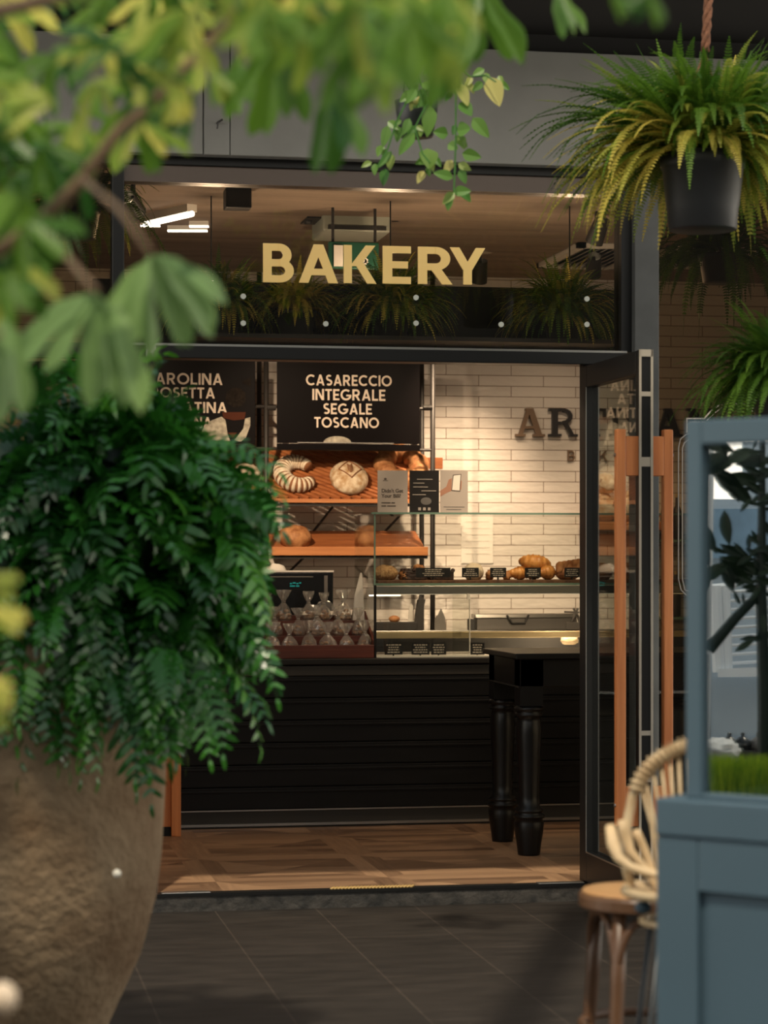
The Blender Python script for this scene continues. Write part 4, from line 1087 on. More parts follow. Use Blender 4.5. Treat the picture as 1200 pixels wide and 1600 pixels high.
# large twisted ring loaf behind the cards
c, ax, nz = on_shelf(A1, 626, .52)
pts, rad = ringloaf(c + nz * .06, ax, nz, .115, .068, -90, 270, 72, 0)
m_ = MB(); rr = [.062 * (.82 + .28 * abs(sin(i / 72 * pi * 9))) for i in range(72)]
m_.tube(pts[:72], rr, 16, closed=True)
tag(m_.build('ring_loaf', 'crust_brown', smooth=True), 'large brown ridged ring loaf partly behind the printed cards', 'bread')
for S, x, k, rx, ry, rz, lb, m2 in ((A2, 461, .36, .105, .09, .075, 'round brown loaf on the lower bread shelf by the fern', 'crust_brown'), (A2, 569, .30, .04, .05, .05, 'small brown roll on the lower bread shelf beside the glass case', 'crust_brown'),
                               (A3, 330, .35, .11, .1, .07, 'round loaf on the upper bread shelf behind the fern', 'crust_flour'), (A3, 385, .35, .09, .09, .07, 'floury loaf on the upper bread shelf beside the left rack post', 'crust_flour'),
                               (A4, 385, .35, .10, .09, .07, 'brown loaf on the lower bread shelf behind the fern edge', 'crust_brown')):
    c, ax, nz = on_shelf(S, x, k); R3 = Matrix(((1, 0, 0), (0, ax.y, nz.y), (0, ax.z, nz.z)))
    tmp = MB().blob((0, 0, 0), rx, ry, rz, 26, 14, .14, 6, flat=-rz * .6, seed=x); b = MB(); b.add([c + nz * (rz * .62) + R3 @ Vector(p) for p in tmp.v], tmp.f)
    tag(b.build('round_loaf', m2, smooth=True), lb, 'bread')
# menu boards
def board(xa, xb, ya, yb, label, lines, V=VF - .03):
    u0, u1 = UV_(xa, V), UV_(xb, V); z0, z1 = ZV((xa + xb) / 2, yb, V), ZV((xa + xb) / 2, ya, V)
    t = thing('menu_board', label, 'menu board', ((u0 + u1) / 2, V, z0), 'black bread menu boards')
    MB().box(u0, u1, V, V + .018, z0, z1).build('panel', 'board_black', t, bevel=.002)
    for tx, x0, x1, y0, y1 in lines:
        q = MB(); word(q, tx, fn, UV_(x0, V), UV_(x1, V), ZV(x0, y1, V), ZV(x0, y0, V), V - .003, V); q.build('lettering', 'board_cream', t)
    return t, V
t, V = board(433, 656, 556, 693, 'black menu board with four cream words, above the crescent loaf', [('CASARECCIO', 478, 612, 585, 602), ('INTEGRALE', 488, 602, 607.5, 625), ('SEGALE', 505, 581, 630, 647), ('TOSCANO', 491, 592, 651.5, 668)])
q = MB(); cc = PV(527, 692, V)
q.prism([(cc.x + .088 * cos(radians(a)), cc.z + .042 * sin(radians(a))) for a in range(0, 181, 12)], fn, V - .003, V); q.build('loaf_picture', 'board_picture_cloth', t)
MB().box(UV_(433, V), UV_(656, V), V - .01, V + .02, ZV(545, 703, V), ZV(545, 694, V)).build('ledge', 'board_black', t)
MB().box(UV_(464, V), UV_(615, V), V - .012, V - .009, ZV(545, 693, V), ZV(545, 691.5, V)).build('ledge_edge', 'steel', t)
t, V = board(206, 399, 556, 693, 'black menu board picturing a masked baker, left of the rack post', [('CAROLINA', 224, 348, 582, 600), ('ROSETTA', 235, 336, 604.5, 621.5), ('SACCATINA', 217, 355, 627, 644), ('ITALIANA', 240, 331, 651, 667.5)])
def pic(pts, m_, nm, dz=.0): q = MB(); q.prism([(PV(x, y, V).x, PV(x, y, V).z) for x, y in pts], fn, V - .0035 - dz, V - .003); q.build(nm, m_, t)
pic([(352, 624), (354, 612), (363, 606), (375, 606), (383, 613), (384, 626), (378, 634), (366, 637), (356, 632)], 'board_picture_dim', 'hair_picture')
pic([(377, 596), (387, 592), (392, 590), (393, 604), (389, 603), (382, 600)], 'board_picture_dim', 'hand_picture')
pic([(311, 688), (318, 668), (330, 657), (346, 651), (352, 656), (356, 680), (360, 690)], 'board_picture_cloth', 'shirt_picture')
pic([(366, 688), (380, 670), (383, 654), (391, 652), (391, 665), (384, 684), (376, 690)], 'board_picture_cloth', 'shirt_picture')
pic([(347, 644), (384, 644), (382, 655), (365, 657), (349, 653)], 'board_picture_skin', 'face_picture')
pic([(356, 676), (370, 676), (364, 684)], 'board_picture_skin', 'neck_picture')
MB().box(UV_(206, V), UV_(399, V), V - .01, V + .02, ZV(310, 703, V), ZV(310, 694, V)).build('ledge', 'board_black', t)

# ================================================================ BENCH AND TOOLS BEHIND THE CASE
VBn = 3.72
zbn = ZV(700, 985, VBn)
t = thing('back_bench', 'grey steel work bench along the tiled wall behind the case', 'bench', (UV_(800, VBn), 4.0, 0))
MB().box(UV_(560, VBn), UV_(1100, VBn), VBn, 3.84, zbn - .04, zbn).build('bench_top', 'steel', t, bevel=.004)
MB().box(UV_(560, VBn) + .03, UV_(1100, VBn) - .03, VBn + .02, 3.83, .0, zbn - .04).build('bench_body', 'duct_black', t)
def bx(name, m_, xa, xb, ya, yb, v0, v1, label, cat, extra=None, bevel=.006):
    t = thing(name, label, cat, (UV_((xa + xb) / 2, v0), v0, zbn)); z0 = zbn
    MB().box(UV_(xa, v0), UV_(xb, v0), v0, v1, z0, ZV(xa, ya, v0)).build('body', m_, t, bevel=bevel)
    return t
t = bx('bread_slicer', 'grey_plastic', 745, 902, 966, 982, VBn + .01, VBn + .11, 'long grey machine with a raised handle on the bench behind the case', 'machine')
MB().box(UV_(742, VBn), UV_(902, VBn), VBn + .0, VBn + .115, ZV(800, 966, VBn) , ZV(800, 959, VBn)).build('lid', 'steel', t, bevel=.005)
MB().tube([PV(792, 961, VBn - .01), PV(800, 974, VBn - .02), PV(820, 974, VBn - .02), PV(826, 961, VBn - .01)], .007, 8).build('handle', 'duct_black', t, smooth=True)
MB().box(UV_(733, VBn), UV_(743, VBn), VBn, VBn + .06, zbn, ZV(740, 967, VBn)).build('side_cap', 'duct_black', t, bevel=.005)
t = thing('knife_block', 'dark upright holder with knives behind the case, at the rack post', 'knife block', (UV_(655, VBn), VBn + .05, zbn))
q = MB(); q.prism([(UV_(648, VBn), zbn), (UV_(662, VBn), zbn), (UV_(664, VBn), ZV(660, 937, VBn)), (UV_(655, VBn), ZV(655, 937, VBn))], fn, VBn + .02, VBn + .07); q.build('block', 'rack_black', t)
for k in range(3): MB().bar(PV(650 + k * 4, 962, VBn + .04), PV(657 + k * 3, 930 + k * 3, VBn + .04), .014, .012, (0, 1, 0)).build('knife_handle', 'rack_black', t)
t = thing('chopping_board', 'pale grey board leaning upright behind the case, left of the knives', 'board', (UV_(646, VBn), VBn + .1, zbn))
q = MB(); q.prism([(UV_(641, VBn), zbn), (UV_(650, VBn), zbn), (UV_(650, VBn), ZV(650, 948, VBn)), (UV_(647, VBn), ZV(647, 943, VBn)), (UV_(644, VBn), ZV(644, 950, VBn))], fn, VBn + .09, VBn + .105); q.build('board', 'bag_paper', t, bevel=.003)
t = thing('paper_stack', 'bundle of grey upright paper bags behind the case, right of the rack post', 'paper bags', (UV_(690, VBn), VBn + .05, zbn))
for k, (xa, yt) in enumerate(((681, 962), (686, 957), (690, 951))):
    q = MB(); q.prism([(UV_(xa, VBn), zbn), (UV_(xa + 11, VBn), zbn), (UV_(xa + 9, VBn), ZV(690, yt + 14, VBn)), (UV_(xa + 3, VBn), ZV(690, yt, VBn)), (UV_(xa, VBn), ZV(690, yt + 6, VBn))], fn, VBn + .03 + k * .02, VBn + .042 + k * .02); q.build('bag', 'grey_plastic', t)
t = thing('scale_tray', 'low dark tray on the bench at the left end of the case', 'tray', (UV_(620, VBn), VBn + .05, zbn))
MB().box(UV_(588, VBn), UV_(652, VBn), VBn + .0, VBn + .1, zbn + .002, ZV(620, 972, VBn)).build('body', 'rack_black', t, bevel=.004)
b = MB().blob(PV(616, 967, VBn + .05), .036, .03, .022, 16, 10, .1, 6); tag(b.build('bread_roll', 'crust_brown', smooth=True), 'small pinkish-brown roll on the dark tray behind the case', 'bread roll')
t = thing('lever_press', 'grey lever tool with angled arms behind the case beside the door', 'tool', (UV_(895, VBn), VBn, zbn))
MB().box(UV_(884, VBn), UV_(910, VBn), VBn - .02, VBn, zbn, ZV(890, 972, VBn)).build('base', 'grey_plastic', t, bevel=.004)
for a, b in (((882, 956), (905, 957)), ((896, 950), (906, 968)), ((893, 972), (903, 950)), ((902, 960), (907, 978))):
    MB().bar(PV(*a, VBn - .01), PV(*b, VBn - .01), .012, .022, (0, 1, 0)).build('arm', 'grey_plastic', t, bevel=.003)

# ================================================================ SHELVES BEYOND THE OPEN DOOR
def wshelf(x0, x1, y0, y1, v0, v1, label, m_='lip_wood'):
    return tag(MB().box(UV_(x0, v0), UV_(x1, v0), v0, v1, ZV(960, y1, v0), ZV(960, y0, v0)).build('wall_shelf', m_, bevel=.003), label, 'shelf')
wshelf(930, 1048, 815, 828, 4.08, VW - .003, 'wooden wall shelf with floury loaves seen through the open door')
zsh = ZV(960, 815, 4.08)
for i, (x, rx, rz, lb, v) in enumerate(((938, .11, .10, 'large floury loaf on the wall shelf, left one behind the door glass', 4.23), (985, .14, .11, 'large floury loaf on the wall shelf, behind the door handle', 4.22), (945, .08, .07, 'small pale loaf lying on top of the large shelf loaves', 4.24))):
    z0 = zsh + (.19 if i == 2 else .002)
    b = MB().blob((UV_(x, v), v, z0 + rz * .85), rx, .1, rz, 24, 14, .12, 5, flat=-rz * .85, seed=i + 40)
    t = thing('floury_loaf', lb, 'bread', (UV_(x, v), v, z0)); b.build('crust', 'crust_dusted', t, smooth=True)
    q = MB()
    for k in range(4): q.tube([(UV_(x, v) - rx * .7 + rx * .4 * k, v - .092 + .02 * abs(k - 1.5), z0 + rz * .6), (UV_(x, v) - rx * .55 + rx * .4 * k, v - .075, z0 + rz * 1.3)], .006, 6)
    q.build('crack', 'crust_gap', t)
# brown loaf on the case shelf beyond the door, clear bags below
for x, lb in ((938, 'brown loaf in the case seen through the open door glass'), (978, 'brown loaf in the case seen beside the door handle')):
    piece('brown_loaf', 'crust_brown', at(x), .075, .06, .055, lb, 'bread', .1, 6, seed=x)
t2 = wshelf(1033, 1200, 843, 847, 4.1, VW - .003, 'thin glass shelf edge on the wall, upper one behind the right window', 'glass_edge')
t2 = wshelf(1033, 1200, 965, 969, 4.1, VW - .003, 'thin glass shelf edge on the wall, lower one behind the right window', 'glass_edge')
for i, (x, yb_) in enumerate(((1040, 966), (1056, 966), (1040, 844), (1058, 844))):
    v = 4.24; z0 = ZV(960, yb_, 4.1) + .004
    t = thing('bottle', 'dark bottle on the %s glass shelf, %s' % ('lower' if yb_ > 900 else 'upper', 'beside the grey pilaster' if i % 2 == 0 else 'beside the blue kiosk'), 'bottle', (UV_(x, v), v, z0))
    MB().lathe((UV_(x, v), v, z0), [(.032, 0), (.034, .01), (.034, .17), (.026, .2), (.012, .23), (.012, .28)], 14).build('body', 'rack_black', t, smooth=True)
    MB().lathe((UV_(x, v), v, z0 + .2805), [(.014, 0), (.014, .025)], 12).build('cap', 'brass', t)

# ================================================================ BLACK TABLE WITH TURNED LEGS
zT = ZV(850, 1021, .92)
tu0, tu1, tv0, tv1 = UV_(806, .92), UV_(806, .92) + 1.15, .92, 1.68
t = thing('side_table', 'tall black table with turned legs in front of the counter', 'table', ((tu0 + tu1) / 2, 1.3, 0))
MB().box(tu0, tu1, tv0, tv1, zT - .03, zT).build('tabletop', 'table_black', t, bevel=.005)
q = MB(); q.box(tu0 + .03, tu1 - .03, tv0 + .03, tv0 + .055, zT - .17, zT - .03); q.box(tu0 + .03, tu1 - .03, tv1 - .055, tv1 - .03, zT - .17, zT - .03)
q.box(tu0 + .03, tu0 + .055, tv0 + .03, tv1 - .03, zT - .17, zT - .03); q.box(tu1 - .055, tu1 - .03, tv0 + .03, tv1 - .03, zT - .17, zT - .03)
q.build('apron', 'table_black', t, bevel=.003)
MB().box(tu0 + .027, tu0 + .03, tv0 + .05, tv1 - .05, zT - .175, zT - .168).build('apron_edge', 'kick_steel', t)
H_ = zT - .03
prof = [(.045, 0), (.047, .01), (.052, .06), (.060, .12), (.063, .165), (.056, .185), (.066, .19), (.066, .205), (.052, .212), (.060, .222), (.060, .232), (.046, .245), (.044, .3), (.050, .5), (.054, .62), (.052, .68), (.046, .70), (.058, .708), (.058, .72), (.048, .728), (.062, .738), (.062, .75), (.05, .76)]
prof = [(r * 1.22, z) for r, z in prof]
for uu in (tu0 + .09, tu1 - .09):
    for vv in (tv0 + .09, tv1 - .09):
        q = MB(); q.lathe((uu, vv, 0), prof, 22); q.box(uu - .06, uu + .06, vv - .06, vv + .06, .76, H_); lg = q.build('leg', 'table_black', t, smooth=False, bevel=.0)
        for p in lg.data.polygons: p.use_smooth = len(p.vertices) == 4 and p.center.z + 0 < .755

# badge outline painted on the right window
V = -.006
t = thing('window_badge', 'thin pale double outline of a badge painted on the right shop window', 'sign', PV(1062, 800, V))
for off in (0, 6):
    pts = [PV(x, y, V) for x, y in ((1072 + off, 930 - off), (1064 + off, 922), (1060 + off, 905), (1060 + off, 700), (1063 + off, 686 + off), (1072 + off, 679 + off), (1082 + off, 676 + off), (1240, 676 + off))]
    MB().tube(pts, .003, 6).build('outline', 'tag_chalk', t)
MB().tube([PV(x, y, V) for x, y in ((1073, 676), (1073, 654), (1100, 654), (1113, 640), (1126, 632), (1142, 630), (1165, 632), (1200, 650))], .004, 6).build('outline', 'board_cream', t)
MB().tube([PV(x, y, V) for x, y in ((1078, 676), (1078, 659), (1102, 659), (1117, 645), (1128, 637), (1142, 635), (1165, 637), (1200, 655))], .002, 6).build('outline', 'board_cream', t)

# ================================================================ SHOP LIGHTS
hot = PV(715, 840, VW)
downlight(hot.x - .1, 3.3, 240, (hot.x - .05, VW, hot.z - .25), 62, 'black ceiling spotlight above the case')
downlight(UV_(208, 1.0), 1.0, 540, (UV_(530, VF), VF + .1, 1.8), 40, 'unseen ceiling spotlight near the shopfront, aimed at the bread rack')  # lamp kept out of sight near the shopfront to light the bread
downlight(UV_(900, 3.3), 2.9, 30, (UV_(890, VW), VW, 1.7), 70, 'black ceiling spotlight right of the case')
downlight(UV_(925, 1.6), 1.5, 190, (UV_(740, VG), VG + .2, 1.35), 40, 'added unseen spotlight inside the doorway, aimed at the pastry case')  # lamp added out of sight to brighten the pastries
downlight(UV_(985, 2.9), 2.9, 90, (UV_(965, 4.2), 4.2, 1.75), 40, 'added unseen spotlight aimed at the wall shelf beyond the door')  # lamp added so the shelf loaves show bright through the door glass
area('case_light_glow', ((uc0 + uc1) / 2, VG + .08, zm0 - .012), ((uc0 + uc1) / 2, VG + .3, ZCT), .05, 8, size_y=None)
for x, pw_ in ((330, 17), (610, 17), (890, 15)):  # unseen lamps added to brighten the ceiling and the cards
    v = 1.35; u = UV_(x, v); z = 2.86
    t = thing('fill_lamp', 'small round fill lamp added out of sight behind the dark board inside the doorway', 'lamp', (u, v, z), 'added fill lamps inside the shop')
    MB().tube([(u, v, z + .06), (u, v, ZCEIL)], .004, 6).build('cord', 'duct_black', t)
    MB().blob((u, v, z + .03), .04, .04, .04, 16, 10).build('bulb', 'lamp_white', t, smooth=True)
    l = bpy.data.lights.new('fill_glow', 'POINT'); l.energy = pw_; l.color = (1.0, .74, .5); l.shadow_soft_size = .05
    o = bpy.data.objects.new('fill_glow', l); COL.objects.link(o); o.location = (u, v, z - .07)

# ================================================================ URN WITH FERN
dU = 7.0
uc = PD(20, 1200, dU); uc.z = GZ
S_ = dU / F
def zat(y, d=dU): return CAM.z - (y - HY) / F * d - GZ
prof = [(.20, 0)] + [(r * S_, zat(y)) for y, r in ((1640, 128), (1600, 150), (1560, 168), (1490, 200), (1400, 224), (1330, 232), (1240, 237), (1150, 241), (1080, 236), (1020, 222), (985, 206))]
zr = prof[-1][1]
prof += [(.385, zr + .02), (.40, zr + .045), (.385, zr + .06), (.34, zr + .055), (.33, zr - .05)]
t = thing('terracotta_urn', 'huge rough tan clay urn at the left, holding the dark green fern', 'urn', uc)
q = MB(); q.lathe(uc, prof, 64); q.build('body', 'terracotta', t, smooth=True)
cpt = PD(183, 1365, dU - .44); q = MB(); q.blob(cpt, .012, .010, .012, 10, 8, .3, 5); q.build('paint_chip', 'chip_white', t, smooth=True)
q = MB(); q.lathe((uc.x, uc.y, uc.z + zr - .06), [(.33, 0), (.33, .04)], 40); q.build('soil', 'soil', t)

random.seed(11)
fc = PD(176, 865, dU)
fern = thing('urn_fern', 'big bushy dark green fern growing over the clay urn', 'fern', Vector((uc.x, uc.y, GZ + zr)))
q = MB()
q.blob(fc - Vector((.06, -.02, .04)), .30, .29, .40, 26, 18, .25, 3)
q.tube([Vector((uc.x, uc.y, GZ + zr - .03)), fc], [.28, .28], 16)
q.build('inner_stems', 'leaf_dark', fern, smooth=True)
def px_of(p):
    r = p - CAM; d = r.dot(AD); return HX + r.dot(AL) / d * F, HY - r.z / d * F
EDGE = ((520, 150), (560, 232), (600, 245), (640, 275), (690, 345), (715, 425), (760, 425), (800, 436), (950, 428), (1080, 442), (1140, 428), (1180, 330), (1240, 280), (1300, 200))
def outside(p):
    x, y = px_of(p)
    if y < 540 or y > 1235: return True
    for (ya, xa), (yb, xb) in zip(EDGE, EDGE[1:]):
        if ya <= y <= yb: return x > xa + (xb - xa) * (y - ya) / (yb - ya)
    return False
q = MB(); NF = 860
for i in range(NF):
    th = math.acos(1 - 2 * (i + .5) / NF); ph = i * 2.39996 + random.uniform(-.3, .3)
    d = Vector((sin(th) * cos(ph), sin(th) * sin(ph), cos(th)))
    if d.y > .5: continue
    e = Vector((d.x * (.36 + (.08 if d.x > 0 and -.6 < d.z < .4 else 0)), d.y * .34, d.z * (.50 if d.z > 0 else .56)))
    base = fc + e * random.uniform(.55, .92)
    out = Vector((d.x, d.y, d.z * .8)); out = (out + Vector((random.uniform(-.8, .8), random.uniform(-.5, .5), random.uniform(-.5, .5)))).normalized()
    tone = min(1, max(0, random.gauss(.30, .2) + .28 * d.x + .12 * d.z))  # fronds to the right and top toned lighter, light put into the colour
    L = random.uniform(.16, .27)
    while L > .08 and outside(base + out * L + Vector((0, 0, -L * .35))): L *= .8
    if outside(base) or L <= .08: continue
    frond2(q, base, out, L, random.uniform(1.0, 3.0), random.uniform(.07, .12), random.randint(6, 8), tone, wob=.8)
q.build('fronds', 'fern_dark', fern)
# long drooping fronds over the urn and a few reaching to the right
q = MB()
lst = [((60, 1040), (40, 1200)), ((100, 1040), (90, 1190)), ((130, 1060), (150, 1200)), ((170, 1080), (215, 1215)), ((20, 1030), (10, 1140)), ((200, 1080), (250, 1240)), ((250, 1060), (275, 1180)), ((290, 1060), (320, 1180)),
       ((330, 1010), (425, 1140)), ((360, 950), (440, 1075)), ((310, 720), (440, 712)), ((340, 780), (440, 810)), ((370, 860), (430, 960)), ((330, 1040), (410, 1120)), ((60, 640), (20, 590)), ((150, 620), (130, 560)),
       ((220, 620), (250, 570)), ((300, 1040), (360, 1160)), ((350, 990), (435, 1050)), ((370, 760), (438, 770)), ((80, 640), (70, 560)), ((190, 620), (190, 555)), ((300, 690), (400, 705))]
lst += [((x, random.uniform(900, 960)), (x + random.uniform(-30, 20), random.uniform(1000, 1100))) for x in range(-20, 180, 12)]
for x in range(-30, 300, 10):
    y0 = random.uniform(1000, 1080); lst.append(((x, y0), (x + random.uniform(-25, 35), y0 + random.uniform(80, 150))))
for (bx_, by_), (tx, ty) in lst:
    a = PD(bx_, by_, dU - .36); b = PD(tx, ty, dU - .46)
    frond2(q, a, (b - a) + Vector((0, 0, .06)), (b - a).length * 1.1, 1.0, random.uniform(.065, .09), random.randint(6, 8), random.uniform(.1, .8), wob=.3)
q.build('outer_fronds', 'fern_dark', fern)

# ================================================================ HANGING FERNS
def hanging_fern(name, c, potr, poth, n, Lr, label, tones, hang=True, seed=0, pw=.030, spread=1.0, cat='hanging plant', pot=True, group=None, lift=.9, zmin=-9, npair=0, drp=(1.5, 3.6)):
    """c: centre of the pot rim"""
    random.seed(seed)
    t = thing(name, label, cat, c, group)
    if pot:
        q = MB(); q.lathe((c.x, c.y, c.z - poth), [(potr * .74, 0), (potr * .78, .004), (potr * .82, poth * .3), (potr * .835, poth * .31), (potr * .93, poth * .80), (potr * .97, poth * .82), (potr, poth), (potr * .93, poth), (potr * .9, poth * .9)], 36)
        q.build('pot', 'pot_plastic', t, smooth=True)
        q = MB(); q.lathe((c.x, c.y, c.z - .03), [(potr * .9, 0), (potr * .9, .025)], 24); q.build('soil', 'soil', t)
    if hang:
        q = MB()
        top = Vector((c.x + .05, c.y + .03, fz1 + .1))
        for k in range(3):
            a = k * 2.1 + .4; q.tube([c + Vector((potr * .95 * cos(a), potr * .95 * sin(a), 0)), c + Vector((0.01, 0, .40))], .004, 5)
        for k in range(3):
            q.tube([c + Vector((.01, 0, .40)).lerp(top - c, s_ / 14) + Vector((.010 * cos(s_ * 1.3 + k * 2.1), .010 * sin(s_ * 1.3 + k * 2.1), 0)) for s_ in range(15)], .010, 6)
        q.build('hanger', 'coir', t, smooth=True)
    q = MB()
    for i in range(n):
        ph = i * 2.39996 + random.uniform(-.25, .25); u = random.random()
        el = radians(-5 + 88 * u ** 1.1) * lift
        d = Vector((cos(ph) * cos(el), sin(ph) * cos(el), sin(el)))
        if hang and el < radians(32) and d.dot(AD) < -.25 and abs(d.dot(AL)) < .6 and random.random() < .93: continue
        b = c + Vector((cos(ph), sin(ph), 0)) * potr * random.uniform(.1, .8) + Vector((0, 0, random.uniform(0, .06)))
        L = Lr * random.uniform(.7, 1.15) * (1.0 if u < .6 else .82)
        dr = random.uniform(*drp) * (1.2 - .55 * u) * spread
        if hang and d.dot(AL) < -.45 and u < .7: L *= 1.22; dr *= .8
        base_t = random.gauss(tones[0], tones[1]) + (tones[2] if u < .35 else 0)  # random tone, plus sunlight put into the low fronds as yellow
        frond(q, b, d, L, dr, pw * random.uniform(.8, 1.2), npair if npair else random.randint(30, 42), min(1, max(0, base_t)), seg=12, gap0=.05, curl=.15, pinw=.70, wob=.35, zmin=zmin)
    q.build('fronds', 'fern_boston', t)
    return t
dH = 8.9
ch = PD(1098, 242, dH)
hf = hanging_fern('hanging_fern', ch, 68 / F * dH, 118 / F * dH, 1000, .50, 'large yellow-green fern in a black plastic hanging pot, top right', (.36, .26, .42), seed=3, pw=.035, spread=1.0, drp=(.6, 2.9))
q = MB()                                            # short curled fronds along the pot rim
for k in range(150):
    a = random.uniform(0, 6.283); d = Vector((cos(a), sin(a), random.uniform(.1, .9))); b = ch + Vector((cos(a), sin(a), 0)) * .10 + Vector((0, 0, random.uniform(.02, .12)))
    frond(q, b, d, random.uniform(.12, .26), random.uniform(1.2, 3.4), .026, 22, min(1, max(0, random.gauss(.72, .25))), seg=9, gap0=.05, curl=.3, wob=.8, zmin=ch.z - .07)
q.build('rim_fronds', 'fern_boston', hf)
c2 = PD(1235, 600, 9.2)
hanging_fern('potted_fern', c2, .16, .25, 460, .42, 'green fern with arching fronds above the blue kiosk', (.25, .16, .1), hang=False, seed=5, pw=.033, lift=.8, drp=(.8, 3.0))
tt = [o for o in bpy.data.objects if o.name == 'potted_fern'][0]
q = MB(); q.tube([(c2.x, c2.y, GZ), (c2.x, c2.y, c2.z - .25)], .045, 14); q.lathe((c2.x, c2.y, GZ), [(.17, 0), (.17, .02), (.05, .04)], 20); q.lathe((c2.x, c2.y, c2.z - .27), [(.05, 0), (.13, .02)], 20)
q.build('plant_stand', 'leg_black', tt)
# added ferns standing in for reflections in the transom; ferns behind the shop windows
fcol = 'ferns standing in for reflections in the glass above the doorway'
for i, (x, y, n, L, lb) in enumerate(((345, 488, 300, .30, 'feathery fern standing in for a reflection, under the left end of the gold sign'), (462, 504, 260, .24, 'small pale fern standing in for a reflection, left of the dark middle fern'), (610, 486, 420, .33, 'wide dark fern standing in for a reflection, under the middle of the gold sign'), (880, 494, 420, .32, 'wide dark fern standing in for a reflection, right of the gold sign'))):
    c = PV(x, y, .42)
    tn = (.5, .3, .1) if i != 1 else (.85, .2, .1)
    hanging_fern('reflection_fern', c, .10, .12, n, L, lb, tn, hang=False, seed=20 + i, pw=.019, npair=24, cat='fern', group=None, spread=.75, zmin=ZV(600, 540, .30))
uA, uB = UV_(300, .42), UV_(960, .42); zsh_ = ZV(600, 482, .42) - .121
tag(MB().box(uA, uB, .30, .615, zsh_ - .02 - .02, zsh_ - .02).build('plant_ledge', 'rack_black'), 'dark ledge added to carry the stand-in ferns behind the shop sign', 'shelf')
for o in list(bpy.data.objects):
    if o.name.startswith('reflection_fern'): o.location.z = zsh_ + .101
c = PV(1120, 400, .5)
hanging_fern('window_fern', Vector((c.x, .45, c.z)), .11, .14, 150, .5, 'dim fern hanging behind the right shop window, below the black pot', (.18, .12, .05), hang=False, seed=31, pw=.03, cat='fern')
o = [o for o in bpy.data.objects if o.name == 'window_fern'][0]
MB().tube([(c.x, .45, c.z), (c.x, .45, ZCEIL)], .006, 6).build('hanger', 'coir', o)
c = PV(120, 330, .5)
hanging_fern('window_fern', Vector((c.x, .45, c.z)), .11, .14, 110, .48, 'dim fern hanging behind the left shop window, among the leaves', (.4, .15, .1), hang=False, seed=33, pw=.03, cat='fern')
o = [o for o in bpy.data.objects if o.name.startswith('window_fern.')][0]
MB().tube([(c.x, .45, c.z), (c.x, .45, ZCEIL)], .006, 6).build('hanger', 'coir', o)

# ================================================================ TRAILING POTHOS
random.seed(5)
dP = 8.6; c = PD(651, 172, dP)
t = thing('hanging_pothos', 'small black hanging pot with trailing yellow-green heart-shaped leaves', 'hanging plant', c)
pr = 33 / F * dP; ph_ = 56 / F * dP
q = MB(); q.lathe((c.x, c.y, c.z - ph_ * .75), [(pr * .78, 0), (pr * .98, ph_ * .7), (pr * 1.03, ph_), (pr * .9, ph_)], 24); q.build('pot', 'pot_plastic', t, smooth=True)
q = MB(); top = c + Vector((0, 0, fz1 + .1 - c.z))
for k in range(3): q.tube([c + Vector((pr * cos(k * 2.1), pr * sin(k * 2.1), ph_ * .25)), top], .003, 5)
q.build('hanger', 'rack_black', t)
st = MB(); lv = MB()
def hleaf(b, tip, wd, tone):
    n = (-AD + Vector((random.uniform(-.3, .3), 0, random.uniform(-.1, .4)))).normalized(); blade(lv, b, tip, wd, n, tone, bend=random.uniform(.05, .2), widest=.33)
vines = [[(690, 95), (712, 150), (712, 200), (711, 260), (709, 300)], [(655, 120), (668, 160), (648, 200), (660, 240), (672, 255)], [(700, 90), (735, 120), (760, 118), (775, 128)], [(640, 150), (620, 190), (605, 235), (590, 260)], [(660, 150), (690, 110), (705, 70), (680, 62)], [(640, 140), (615, 100), (565, 95)]]
for vn in vines:
    pts = [PD(x, y, dP - .14 - .02 * i) for i, (x, y) in enumerate(vn)]
    st.tube(pts, .0035, 5)
for (bx_, by_), (tx, ty), wd, tone in (((672, 165), (668, 212), 24, .5), ((668, 232), (672, 262), 30, .62), ((700, 210), (678, 205), 20, .3), ((714, 205), (735, 200), 26, .35), ((738, 184), (764, 214), 22, .45), ((722, 240), (752, 246), 20, .4), ((708, 278), (678, 268), 18, .3), ((708, 300), (736, 298), 18, .28),
                                       ((765, 120), (781, 166), 30, 1.0), ((716, 130), (732, 165), 20, .9), ((718, 160), (738, 180), 24, .25), ((700, 112), (704, 124), 12, .9), ((648, 208), (622, 240), 20, .35), ((606, 196), (598, 230), 16, .4), ((612, 236), (590, 262), 12, .2), ((700, 225), (715, 232), 16, .5), ((680, 62), (668, 66), 16, .6), ((566, 95), (545, 100), 12, .6),
                                       ((650, 140), (635, 160), 16, .4), ((690, 130), (676, 150), 16, .35), ((660, 130), (680, 140), 18, .6), ((640, 185), (630, 210), 14, .3)):
    hleaf(PD(bx_, by_, dP - .15), PD(tx, ty, dP - .17), wd / F * dP, tone)
for vn in vines:
    for x, y in vn:
        for k in range(3):
            x2, y2 = x + random.uniform(-14, 14), y + random.uniform(-12, 12); a = random.uniform(-1.2, 1.2); l = random.uniform(14, 26)
            hleaf(PD(x2, y2, dP - .12), PD(x2 + l * sin(a), y2 + l * cos(a), dP - .14), l * .62 / F * dP, min(1, max(0, random.gauss(.42, .25))))
st.build('vines', 'leaf_pothos', t); lv.build('leaves', 'leaf_pothos', t)

